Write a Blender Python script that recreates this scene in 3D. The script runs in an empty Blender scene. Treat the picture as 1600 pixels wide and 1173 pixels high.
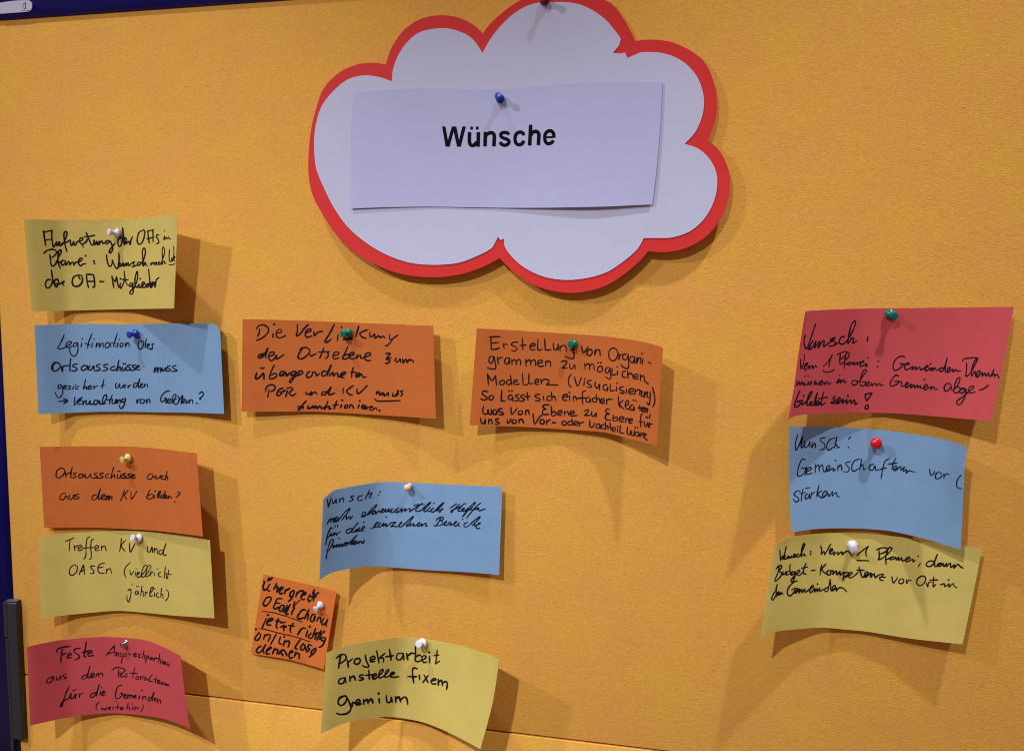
import bpy, bmesh, math, random
from mathutils import Vector, Matrix, noise
from mathutils.bvhtree import BVHTree
random.seed(7)
sc = bpy.context.scene
C = sc.collection

# ---------------------------------------------------------------- camera
# The board lies in the plane y = 0, x runs along its top rail, z up.  The phone
# stood a little to the right of it, turned left and tipped; F is in photo pixels.
F = 1300.0
PX = 0.000685            # metres per photo pixel at the middle of the picture
ZC = 1.40                # height of the picture's middle above the floor
R = Vector((6150.0, 177.0, -1300.0)).normalized()
D = Vector((-128.0, 14000.0, 1300.0)); D = (D - R * D.dot(R)).normalized()
N = R.cross(D)
c_right = Vector((R.x, N.x, -D.x)); c_down = Vector((R.y, N.y, -D.y)); c_fwd = Vector((R.z, N.z, -D.z))
CAM = Vector((0, 0, ZC)) - c_fwd * (F * PX)
cam_d = bpy.data.cameras.new('camera'); cam = bpy.data.objects.new('camera', cam_d); C.objects.link(cam)
cam.matrix_world = Matrix.Translation(CAM) @ Matrix((c_right, -c_down, -c_fwd)).transposed().to_4x4()
cam_d.sensor_fit = 'HORIZONTAL'; cam_d.sensor_width = 36; cam_d.lens = 36 * F / 1600
cam_d.clip_start = 0.02; cam_d.clip_end = 50
sc.camera = cam

# ---------------------------------------------------------------- room light
world = bpy.data.worlds.new('World'); sc.world = world; world.use_nodes = True
world.node_tree.nodes['Background'].inputs[0].default_value = (0.84, 0.50, 0.40, 1)
world.node_tree.nodes['Background'].inputs[1].default_value = AMBIENT = 0.20
sc.view_settings.view_transform = 'Standard'; sc.view_settings.look = 'None'
sc.cycles.filter_width = 1.05
sc.view_settings.exposure = 0.06; sc.view_settings.gamma = 1
def Q(px, py, h=0.0):
    """point of the board under a spot of the photo, h photo-pixels in front of the board"""
    d = c_right * (px - 800) + c_down * (py - 586.5) + c_fwd * F
    t = (-h * PX - CAM.y) / d.y
    return CAM + d * t
def lamp(px, py, pz, e, rad, col=(0.965, 0.985, 1.06), aim=(780, 560), cone=100, blend=0.6):
    """ceiling spotlight given in board units"""
    o0 = Q(800, 586.5)
    loc = Vector((o0.x + (px - 800) * PX, -pz * PX, ZC - (py - 586.5) * PX))
    l = bpy.data.lights.new('ceiling_spotlight', 'SPOT'); l.energy = e; l.shadow_soft_size = rad
    l.color = col; l.spot_size = math.radians(cone); l.spot_blend = blend
    o = bpy.data.objects.new('ceiling_spotlight', l); C.objects.link(o); o.location = loc
    t = Q(*aim)
    o.rotation_euler = (t - loc).to_track_quat('-Z', 'Y').to_euler()
    return o
lamp(-290, -2400, 3700, 268, 0.045, aim=(950, 2150), cone=43, blend=1)          # in front, up
lamp(-2035, -1500, 1800, 92, 0.040, aim=(1500, 1500), cone=42, blend=1)          # far left, grazing
lamp(2350, -3400, 1150, 265, 0.042, aim=(1330, 1750), cone=32, blend=1)          # up right, steep
lamp(-760, -3400, 1150, 185, 0.042, aim=(320, 1750), cone=32, blend=1)           # up left, steep

# ---------------------------------------------------------------- helpers
def link(name, me, mat=None, parent=None, smooth=False):
    o = bpy.data.objects.new(name, me); C.objects.link(o)
    if mat: me.materials.append(mat)
    if parent:
        o.parent = parent
        o.matrix_parent_inverse = Matrix.Translation(-parent.location)
    if smooth: me.polygons.foreach_set('use_smooth', [True] * len(me.polygons))
    return o
def thing(name, label, cat, loc, group=None):
    o = bpy.data.objects.new(name, None); C.objects.link(o); o.location = loc; o.empty_display_size = 0.02
    o['label'] = label; o['category'] = cat
    if group: o['group'] = group
    return o
def mesh(verts, faces, name='mesh'):
    me = bpy.data.meshes.new(name); me.from_pydata([tuple(v) for v in verts], [], faces); me.update(); return me
def catmull(p, n=6, loop=False):
    """smooth curve through points; a point given twice in a row stays a corner"""
    if len(p) < 3: return [tuple(q) for q in p] if len(p) == 2 else list(p)
    segs, cur = [], [p[0]]
    for q in p[1:]:
        if q == cur[-1]: segs.append(cur); cur = [q]
        else: cur.append(q)
    segs.append(cur); out = []
    for s in segs:
        if len(s) == 1: continue
        for i in range(len(s) - 1):
            a = s[i-1] if i else s[0]; b = s[i]; c = s[i+1]; d = s[i+2] if i + 2 < len(s) else s[-1]
            for k in range(n):
                t = k / n
                out.append(tuple(0.5 * (2*b[j] + (c[j]-a[j])*t + (2*a[j]-5*b[j]+4*c[j]-d[j])*t*t + (3*b[j]-a[j]-3*c[j]+d[j])*t**3) for j in range(2)))
        out.append(s[-1])
    return out
def along(poly, n):
    """n+1 points evenly spaced over a polyline"""
    L = [0]
    for a, b in zip(poly, poly[1:]): L.append(L[-1] + math.dist(a, b))
    out = []; k = 0
    for i in range(n + 1):
        s = L[-1] * i / n
        while k < len(L) - 2 and L[k+1] < s: k += 1
        t = (s - L[k]) / max(1e-9, L[k+1] - L[k]); a, b = poly[k], poly[k+1]
        out.append((a[0] + (b[0]-a[0])*t, a[1] + (b[1]-a[1])*t))
    return out
def prof(pts, u, soft=True):
    for (a, ha), (b, hb) in zip(pts, pts[1:]):
        if u <= b:
            t = (u - a) / (b - a)
            return ha + (hb - ha) * t
    return pts[-1][1]
def sprof(pts, u):                       # a profile with its kinks rounded off
    w = 0.045
    return sum(prof(pts, min(1, max(0, u + w * k / 2))) * g for k, g in ((-2, 1), (-1, 2), (0, 3), (1, 2), (2, 1))) / 9

# ---------------------------------------------------------------- materials
def mat(name, col, rough=0.85, spec=0.25, bump=0, bscale=900, var=0.0, vscale=60, metal=0, coat=0, trans=0):
    m = bpy.data.materials.new(name); m.use_nodes = True; nt = m.node_tree; b = nt.nodes['Principled BSDF']
    b.inputs['Base Color'].default_value = (*col, 1); b.inputs['Roughness'].default_value = rough
    b.inputs['Specular IOR Level'].default_value = spec; b.inputs['Metallic'].default_value = metal
    b.inputs['Coat Weight'].default_value = coat
    tc = nt.nodes.new('ShaderNodeTexCoord')
    if bump:
        n = nt.nodes.new('ShaderNodeTexNoise'); n.inputs['Scale'].default_value = bscale; n.inputs['Detail'].default_value = 4
        bp = nt.nodes.new('ShaderNodeBump'); bp.inputs['Strength'].default_value = bump; bp.inputs['Distance'].default_value = 0.0004
        nt.links.new(tc.outputs['Object'], n.inputs['Vector']); nt.links.new(n.outputs['Fac'], bp.inputs['Height']); nt.links.new(bp.outputs['Normal'], b.inputs['Normal'])
    if var:
        n = nt.nodes.new('ShaderNodeTexNoise'); n.inputs['Scale'].default_value = vscale; n.inputs['Detail'].default_value = 6; n.inputs['Roughness'].default_value = 0.65
        r = nt.nodes.new('ShaderNodeValToRGB')
        r.color_ramp.elements[0].position = 0.3; r.color_ramp.elements[1].position = 0.7
        r.color_ramp.elements[0].color = (*[c * (1 - var) for c in col], 1); r.color_ramp.elements[1].color = (*[min(1, c * (1 + var)) for c in col], 1)
        nt.links.new(tc.outputs['Object'], n.inputs['Vector']); nt.links.new(n.outputs['Fac'], r.inputs['Fac']); nt.links.new(r.outputs['Color'], b.inputs['Base Color'])
    return m
def felt_material():
    m = bpy.data.materials.new('ochre_felt'); m.use_nodes = True; nt = m.node_tree; L = nt.links; b = nt.nodes['Principled BSDF']
    b.inputs['Roughness'].default_value = 0.95; b.inputs['Specular IOR Level'].default_value = 0.12
    tc = nt.nodes.new('ShaderNodeTexCoord')
    def nz(sx, sz, detail, rough, dist=0):
        mp = nt.nodes.new('ShaderNodeMapping'); mp.inputs['Scale'].default_value = (sx, 100, sz)
        n = nt.nodes.new('ShaderNodeTexNoise'); n.inputs['Scale'].default_value = 1; n.inputs['Detail'].default_value = detail
        n.inputs['Roughness'].default_value = rough; n.inputs['Distortion'].default_value = dist
        L.new(tc.outputs['Object'], mp.inputs['Vector']); L.new(mp.outputs['Vector'], n.inputs['Vector']); return n
    fib = nz(230, 420, 5, 0.72, 1.2)            # matted fibres
    fine = nz(620, 900, 3, 0.7, 0.6)
    mot = nz(14, 20, 5, 0.6)                    # broad mottling
    spk = nz(260, 260, 2, 0.5)
    def mix(a, bcol, fac, kind='MIX'):
        x = nt.nodes.new('ShaderNodeMix'); x.data_type = 'RGBA'; x.blend_type = kind
        for sock, v in ((x.inputs[6], a), (x.inputs[7], bcol)):
            if isinstance(v, tuple): sock.default_value = (*v, 1)
            else: L.new(v, sock)
        if isinstance(fac, float): x.inputs[0].default_value = fac
        else: L.new(fac, x.inputs[0])
        return x.outputs[2]
    def ramp(src, p0, p1, c0=(0, 0, 0), c1=(1, 1, 1)):
        r = nt.nodes.new('ShaderNodeValToRGB'); e = r.color_ramp.elements
        e[0].position = p0; e[1].position = p1; e[0].color = (*c0, 1); e[1].color = (*c1, 1)
        L.new(src.outputs['Fac'], r.inputs['Fac']); return r.outputs['Color']
    base = mix((0.80, 0.402, 0.086), (0.81, 0.434, 0.070), ramp(mot, 0.38, 0.62))
    col = mix(base, ramp(fib, 0.32, 0.68, (0.90, 0.87, 0.76), (1.20, 1.22, 1.30)), 0.75, 'MULTIPLY')
    col = mix(col, ramp(fine, 0.35, 0.65, (0.92, 0.90, 0.85), (1.12, 1.13, 1.15)), 0.6, 'MULTIPLY')
    col = mix(col, (0.30, 0.13, 0.03), ramp(spk, 0.745, 0.77))
    L.new(col, b.inputs['Base Color'])
    add = nt.nodes.new('ShaderNodeMath'); add.operation = 'ADD'; L.new(fib.outputs['Fac'], add.inputs[0]); L.new(fine.outputs['Fac'], add.inputs[1])
    bp = nt.nodes.new('ShaderNodeBump'); bp.inputs['Strength'].default_value = 0.55; bp.inputs['Distance'].default_value = 0.0008
    L.new(add.outputs[0], bp.inputs['Height']); L.new(bp.outputs['Normal'], b.inputs['Normal'])
    return m
M = dict(
    felt=felt_material(),
    core=mat('board_core', (0.035, 0.016, 0.007), 0.9),
    yellow=mat('yellow_card', (0.590, 0.470, 0.118), 0.8, 0.2, 0.25, 700, 0.05, 40),
    blue=mat('blue_card', (0.200, 0.350, 0.550), 0.8, 0.2, 0.25, 700, 0.05, 40),
    orange=mat('orange_card', (0.550, 0.140, 0.028), 0.8, 0.2, 0.25, 700, 0.05, 40),
    orange2=mat('bright_orange_card', (0.64, 0.165, 0.03), 0.8, 0.2, 0.25, 700, 0.05, 40),
    pink=mat('red_card', (0.540, 0.073, 0.080), 0.8, 0.2, 0.25, 700, 0.05, 40),
    red=mat('red_cardboard', (0.76, 0.030, 0.028), 0.65, 0.3, 0.12, 500, 0.04, 30),
    white=mat('white_cardboard', (0.612, 0.635, 0.835), 0.8, 0.2, 0.15, 600, 0.02, 20),
    paper=mat('printer_paper', (0.538, 0.565, 0.840), 0.8, 0.2, 0.1, 600, 0.02, 15),
    ink=mat('black_marker_ink', (0.010, 0.008, 0.012), 0.75, 0.1),
    ink2=mat('blue_black_pen_ink', (0.007, 0.009, 0.026), 0.75, 0.1),
    toner=mat('black_toner', (0.004, 0.004, 0.007), 0.8, 0.1),
    rail=mat('blue_lacquered_metal', (0.0005, 0.0015, 0.095), 0.26, 0.3, 0, 0, 0.05, 20, 0, 0.0),
    sleeve=mat('dark_grey_plastic', (0.030, 0.029, 0.034), 0.45, 0.5, 0.15, 900),
    badge=mat('white_badge', (0.62, 0.60, 0.74), 0.5, 0.4),
    mark=mat('grey_badge_print', (0.05, 0.05, 0.09), 0.7),
    steel=mat('steel_needle', (0.5, 0.5, 0.5), 0.25, 0.5, metal=1),
    wall=mat('white_wall', (0.6, 0.6, 0.6), 0.9),
)
PINC = dict(white=(0.70, 0.68, 0.80), blue=(0.004, 0.045, 0.42), green=(0.0, 0.17, 0.11), yellow=(0.72, 0.60, 0.14),
            cream=(0.80, 0.58, 0.40), red=(0.60, 0.005, 0.012), silver=(0.62, 0.60, 0.60), dark_red=(0.20, 0.002, 0.006))
for k, v in PINC.items():
    M['pin_' + k] = mat(k + '_pin_plastic', v, 0.28 if k != 'silver' else 0.22, 0.5, metal=1 if k == 'silver' else 0)

# ---------------------------------------------------------------- the board
def box(x0, x1, y0, y1, z0, z1, bevel=0, seg=3):
    bm = bmesh.new(); bmesh.ops.create_cube(bm, size=1)
    for v in bm.verts:
        v.co = Vector(((x0 + x1) / 2 + v.co.x * (x1 - x0), (y0 + y1) / 2 + v.co.y * (y1 - y0), (z0 + z1) / 2 + v.co.z * (z1 - z0)))
    if bevel: bmesh.ops.bevel(bm, geom=bm.edges[:], offset=bevel, segments=seg, affect='EDGES', profile=0.5)
    me = bpy.data.meshes.new('box'); bm.to_mesh(me); bm.free(); return me
wall = link('wall', box(-3, 3.5, 0.20, 0.30, 0, 3.2), M['wall']); wall['kind'] = 'structure'
seam = (Q(37, 1056).z + Q(500, 1107.4).z + Q(900, 1156).z) / 3
rz = (Q(32, 31, 2).z + Q(420, 4.5, 2).z) / 2
lx = (Q(3, 600, 2).x + Q(21.5, 900, 2).x) / 2
rx = Q(1760, 600).x
board = thing('pinboard', 'large ochre yellow felt pinboard with a blue metal frame, behind all the notes', 'pinboard', Vector(((lx + rx) / 2, 0, seam - 0.25)))
link('board_panel', box(lx - 0.03, rx, 0, 0.012, seam + 0.0011, rz + 0.03, 0.0008, 3), M['felt'], board, True)
link('board_panel', box(lx - 0.03, rx, 0.0002, 0.012, seam - 0.35, seam - 0.0010, 0.0008, 3), M['felt'], board, True)
link('backing_board', box(lx - 0.02, rx - 0.01, 0.0125, 0.020, seam - 0.34, rz + 0.02), M['core'], board)
def tube_profile(w, d, n=28):
    """rounded-box section, w wide, d deep towards the viewer"""
    pts = []
    for i in range(n):
        a = 2 * math.pi * i / n; ca, sa = math.cos(a), math.sin(a); e = 0.36
        pts.append((math.copysign(abs(ca) ** e, ca) * w / 2, math.copysign(abs(sa) ** e, sa) * d / 2))
    return pts
def extrude(sec, axis, a, b, c0, d0):
    vs = []
    for t in (a, b):
        for p, q in sec:
            vs.append((t, d0 + q, c0 + p) if axis == 'x' else (c0 + p, d0 + q, t))
    n = len(sec)
    fs = [(i, (i+1) % n, n + (i+1) % n, n + i) for i in range(n)] + [tuple(range(n))[::-1], tuple(range(n, 2*n))]
    me = mesh(vs, fs); bm = bmesh.new(); bm.from_mesh(me); bmesh.ops.recalc_face_normals(bm, faces=bm.faces); bm.to_mesh(me); bm.free(); return me
rail_w = 0.042
rail = link('top_rail', extrude(tube_profile(rail_w, 0.034), 'x', lx - 0.005, rx + 0.02, rz + rail_w / 2, 0.0130), M['rail'], board, True)
post_w = 0.042
post = link('side_post', extrude(tube_profile(post_w, 0.034), 'z', seam - 0.37, rz + 0.0, lx - post_w / 2, 0.0130), M['rail'], board, True)
# sleeve clipped on the post: a broad dark strip along its inner edge and two narrow ones beside it
sz = Q(20, 941, 11).z; sx = Q(27, 960, 11).x
link('sleeve', box(sx - 0.0155, sx, -0.0085, 0.004, seam - 0.083, sz, 0.0022), M['sleeve'], post)
for z0, z1, x0, x1 in ((sz - 0.047, sz - 0.0015, 0.0215, 0.0163), (sz - 0.124, sz - 0.049, 0.0205, 0.0163), (sz - 0.200, sz - 0.126, 0.0200, 0.0163)):
    link('sleeve_rib', box(sx - x0, sx - x1, -0.0068, 0.004, z0, z1, 0.0007, 2), M['sleeve'], post)
link('sleeve_cap', box(sx - 0.0165, sx - 0.0005, -0.0076, 0.003, sz + 0.0004, sz + 0.0022, 0.0008, 2), mat('sleeve_edge', (0.10, 0.10, 0.13), 0.4), post)
# ---------------------------------------------------------------- writing
def ribbon_mesh(tree, strokes, width, lift=0.00016, seed=0, steady=False):
    """ink strokes laid on a sheet: every point is dropped on to the sheet's own surface"""
    vs, fs = [], []
    step = 0.9
    def drop(x, y):
        d = (c_right * (x - 800) + c_down * (y - 586.5) + c_fwd * F).normalized()
        hit, nrm, idx, dist = tree.ray_cast(CAM, d)
        if hit is None: return None
        if nrm.dot(d) > 0: nrm = -nrm
        return hit + nrm * lift_k
    def disc(x, y, r):
        c = drop(x, y)
        if c is None: return
        ring = [drop(x + math.cos(a * math.pi / 5) * r, y + math.sin(a * math.pi / 5) * r) for a in range(10)]
        if any(q is None for q in ring): return
        k = len(vs); vs.extend(ring); fs.append(tuple(range(k, k + 10)))
    for si, st in enumerate(strokes):
        lift_k = lift + (si % 23) * 0.000003
        if len(st) == 1:
            disc(st[0][0], st[0][1], width * (0.62 + 0.1 * random.random())); continue
        cur = catmull(st, 8)
        L = sum(math.dist(a, b) for a, b in zip(cur, cur[1:]))
        n = max(2, int(L / step)); cur = along(cur, n)
        W = []
        for i in range(n + 1):
            w = width
            if not steady:
                w *= 0.95 + 0.34 * noise.noise(Vector((cur[i][0] * 0.11, cur[i][1] * 0.11, seed * 3.7 + si * 0.21)))
                if n > 6: w *= min(1, 0.72 + 0.09 * min(i, n - i))
            W.append(w)
        prev = None
        for i in range(n + 1):
            a = cur[max(0, i - 1)]; b = cur[min(n, i + 1)]
            dx, dy = b[0] - a[0], b[1] - a[1]; l = math.hypot(dx, dy) or 1
            nx, ny = -dy / l * W[i] / 2, dx / l * W[i] / 2
            p = drop(cur[i][0] + nx, cur[i][1] + ny); q = drop(cur[i][0] - nx, cur[i][1] - ny)
            if p is None or q is None: prev = None; continue
            k = len(vs); vs.extend((p, q))
            if prev is not None: fs.append((prev, prev + 1, k + 1, k))
            prev = k
            if 0 < i < n and not steady:
                e, f = cur[i-1], cur[i+1]
                t1 = math.atan2(cur[i][1]-e[1], cur[i][0]-e[0]); t2 = math.atan2(f[1]-cur[i][1], f[0]-cur[i][0])
                dt = abs((t2 - t1 + math.pi) % (2*math.pi) - math.pi)
                if dt > 0.55: disc(cur[i][0], cur[i][1], W[i] / 2)
        if not steady:
            disc(cur[0][0], cur[0][1], W[0] / 2); disc(cur[-1][0], cur[-1][1], W[-1] / 2)
    return mesh(vs, fs)
def parse(txt, ox, oy, s):
    out = []
    for st in txt.replace('\n', ' ').split(';'):
        pts = [tuple(float(v) for v in t.split(',')) for t in st.split()]
        if pts: out.append([(ox + x / s, oy + y / s) for x, y in pts])
    return out

# ---------------------------------------------------------------- notes
def sheet_geometry(top, bot, left, right, ht, hb, nu=56, nv=18, wav=0.5, seed=0):
    T = along(catmull(top, 6), nu); B = along(catmull(bot, 6), nu)
    Lf = along(catmull([T[0]] + list(left) + [B[0]], 6), nv); Rt = along(catmull([T[-1]] + list(right) + [B[-1]], 6), nv)
    vs, fs = [], []
    for j in range(nv + 1):
        v = j / nv
        for i in range(nu + 1):
            u = i / nu; p = []
            for k in range(2):
                ruled = (1-v)*T[i][k] + v*B[i][k] + (1-u)*Lf[j][k] + u*Rt[j][k]
                corner = (1-u)*(1-v)*T[0][k] + u*(1-v)*T[-1][k] + (1-u)*v*B[0][k] + u*v*B[-1][k]
                p.append(ruled - corner)
            h = (1-v)*sprof(ht, u) + v*sprof(hb, u)
            h += wav * noise.noise(Vector((u * 3.1, v * 1.7, seed * 5.3))) * (0.4 + abs(u - 0.5) * 2)
            vs.append(Q(p[0], p[1], max(1.2, h)))
    for j in range(nv):
        for i in range(nu):
            a = j * (nu + 1) + i
            fs.append((a, a + nu + 1, a + nu + 2, a + 1))
    return vs, fs
def solid(o, t):
    """give a sheet its thickness: a back face and cut edges of their own, so the edges stay crisp"""
    me = o.data; n = len(me.vertices); nr = [v.normal.copy() for v in me.vertices]
    bm = bmesh.new(); bm.from_mesh(me); sm = [f.smooth for f in bm.faces]
    bm.verts.ensure_lookup_table(); faces = [tuple(v.index for v in f.verts) for f in bm.faces]
    rim = [(e.link_loops[0].vert.index, e.link_loops[0].link_loop_next.vert.index) for e in bm.edges if len(e.link_loops) == 1]
    back = [bm.verts.new(v.co - nr[v.index] * t) for v in list(bm.verts)]
    for f in faces: bm.faces.new([back[i] for i in f][::-1]).smooth = True
    for a, b in rim:
        va, vb = me.vertices[a].co, me.vertices[b].co
        q = [bm.verts.new(p) for p in (vb, va, va - nr[a] * t, vb - nr[b] * t)]
        bm.faces.new(q).smooth = False
    bm.to_mesh(me); bm.free()
NIB = {2: .9, 4: .87, 5: .88, 6: .88, 7: .88, 8: .88, 9: .95, 11: .92, 12: .93}      # pen widths
def note(label, mt, top, bot, ht, hb, lines, width, left=(), right=(), ink='ink', seed=0, name='note_card', cat='note card', part='card', group='notes pinned on the board', wav=0.5, thick=0.00025, nlabel=None):
    vs, fs = sheet_geometry(top, bot, left, right, ht, hb, wav=wav, seed=seed)
    c = sum(vs, Vector()) / len(vs)
    root = thing(name, label, cat, Vector((c.x, 0, min(v.z for v in vs))), group)
    o = link(part, mesh(vs, fs), M[mt], root, True); solid(o, thick)
    tree = BVHTree.FromPolygons(vs, fs)
    for n, (ox, oy, s, txt, *w) in enumerate(lines):
        me = ribbon_mesh(tree, parse(txt, ox, oy, s), (w[0] if w else width) * NIB.get(seed, 1) * 0.94, seed=seed * 7 + n)
        if len(me.vertices): link('handwriting', me, M[ink], root)
    return root, tree

A = (60, 350, 10.667); B = (170, 350, 10.667)
note('yellow note at the top left, white pin, three lines starting Aufwertung', 'yellow',
     [(37,343),(100,343.5),(180,343),(240,339),(278,333)], [(50,487),(120,485),(200,483),(272,482)],
     [(0,34),(0.26,6),(0.5,3),(0.68,4),(1,52)], [(0,34),(0.26,7),(0.5,5),(0.7,8),(1,44)],
     [(*A, '''88,105 100,230 120,355; 72,130 130,128 190,112 235,108; 225,110 222,200 230,290 248,385 280,340 305,295 298,345 320,355 345,300 355,310 350,350 372,358 410,330 450,250 475,170 470,130 440,130 425,180 430,260 445,350 460,410 475,460; 105,268 160,262 215,255; 380,325 440,310 490,295 530,270 540,345 565,350 590,290 598,345 620,350 650,290 690,290 735,265 740,235 705,232 685,265 695,315 730,340 750,385; 740,330 765,320 800,290 820,240;
       795,140 830,220 870,320 890,350 920,340 930,270 930,330 950,340 970,290 975,330 990,345 1010,290 1010,340 1040,290 1065,290 1075,325 1110,310; 765,210 830,208 890,200 940,185; 1190,290 1160,275 1130,285 1120,315 1140,330 1170,310 1195,285 1215,320 1240,390 1235,440 1200,480 1180,470 1195,430 1230,380 1280,320''', 2.7),
      (*B, '''210,225 170,240 150,300 160,360 190,370 220,310 235,200 230,60; 230,60 245,200 260,340 290,270 285,235 260,240 255,300 280,330 330,290 355,345 370,270 400,210; 545,110 500,150 475,240 480,310 515,340 560,300 590,220 600,130 580,100 545,120; 650,110 660,220 675,320; 640,130 680,110 720,105 750,90; 735,95 738,200 738,300; 635,245 690,235 755,212; 835,180 805,180 795,215 820,250 835,300 820,322 790,325''', 2.4),
      (*B, '''905,270 930,200 935,215 930,265 955,230 960,215 970,250 1000,215 1005,250 1035,245; 932,115''', 1.6),
      (*A, '''190,505 200,590 215,690 250,695 290,660 330,560 370,490 380,445 365,430 340,445 330,500 325,580 335,660 365,740; 90,490 130,450 200,425 260,428 305,460 290,500 250,540 225,555; 285,640 330,640 390,640; 440,615 395,610 380,640 390,680 415,685 445,650 455,620 460,680 485,660 500,625 520,640 525,685 545,650 570,635 585,650 590,685 610,650 640,635 690,625 730,590 725,570 690,575 670,620 675,670 710,695 750,660 765,670 795,655; 785,530; 925,618; 933,658''', 2.7),
      (*B, '''-36,510 -30,600 0,690 30,705 55,660 60,600 85,670 120,730 150,740 160,690 172,600 168,470; 160,735 190,650 185,700 210,700 240,650 245,700 265,690 290,650 295,700 325,645 335,700 385,650 435,628 405,650 430,690 390,712 440,700 480,675; 530,640 490,640 475,680 500,690 545,650 580,600 610,480 600,410 575,410 560,480 570,600 575,700 610,635 620,680 650,700''', 2.5),
      (*B, '''690,685 710,640 715,680 740,630 755,670 790,640 765,640 765,680 790,670 800,630 810,680 850,640 835,630 825,660 840,680 870,650 900,580 930,480 920,395 900,390 890,480 895,580 880,680 905,630 930,620 930,660 960,650; 1015,420 1005,540 1020,630 1050,600 1050,560 1065,620 1085,500 1083,370; 1060,590 1090,570 1105,550 1090,540 1080,590 1105,620; 1000,680 1050,680 1105,660''', 1.7),
      (*A, '''200,925 150,930 120,980 120,1040 160,1065 210,1020 235,930 215,765; 215,765 240,930 270,1010 300,1050 330,990 325,930 290,920 265,960 285,1000 370,990 400,970 430,955 400,990 425,1025; 640,855 590,880 565,950 580,1020 640,1040 700,1010 735,940 725,870 670,850 620,865; 670,870 695,915; 800,835 810,950 835,1060; 800,835 860,840 925,848; 920,850 935,950 935,1040 905,1050; 810,955 870,955 935,955; 1030,958 1090,960''', 2.8),
      (*B, '''50,865 65,960 85,1060; 50,865 85,940 105,960 130,880 142,960 165,1058; 195,985 186,1040 202,1070 240,1000 265,920; 195,912; 255,780 270,900 300,1000 330,1025; 215,920 270,925 325,930; 405,985 360,990 345,1025 365,1040 395,1010 405,985 400,1060 410,1130 390,1165 355,1160 355,1130 400,1080 440,1030 480,900 475,790 450,850 435,960 450,1040 480,1050 510,1000 505,1050 540,1050 590,1000 590,970 560,980 550,1040 590,1060 625,1030 650,1000 680,980; 525,912; 650,1000 625,1010 630,1050 660,1040 680,980; 665,755 680,900 700,1060 740,990 735,965 710,990 715,1040 765,970 770,1055 785,960 800,920 840,890''', 2.5)],
     2.5, seed=1)

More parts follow.
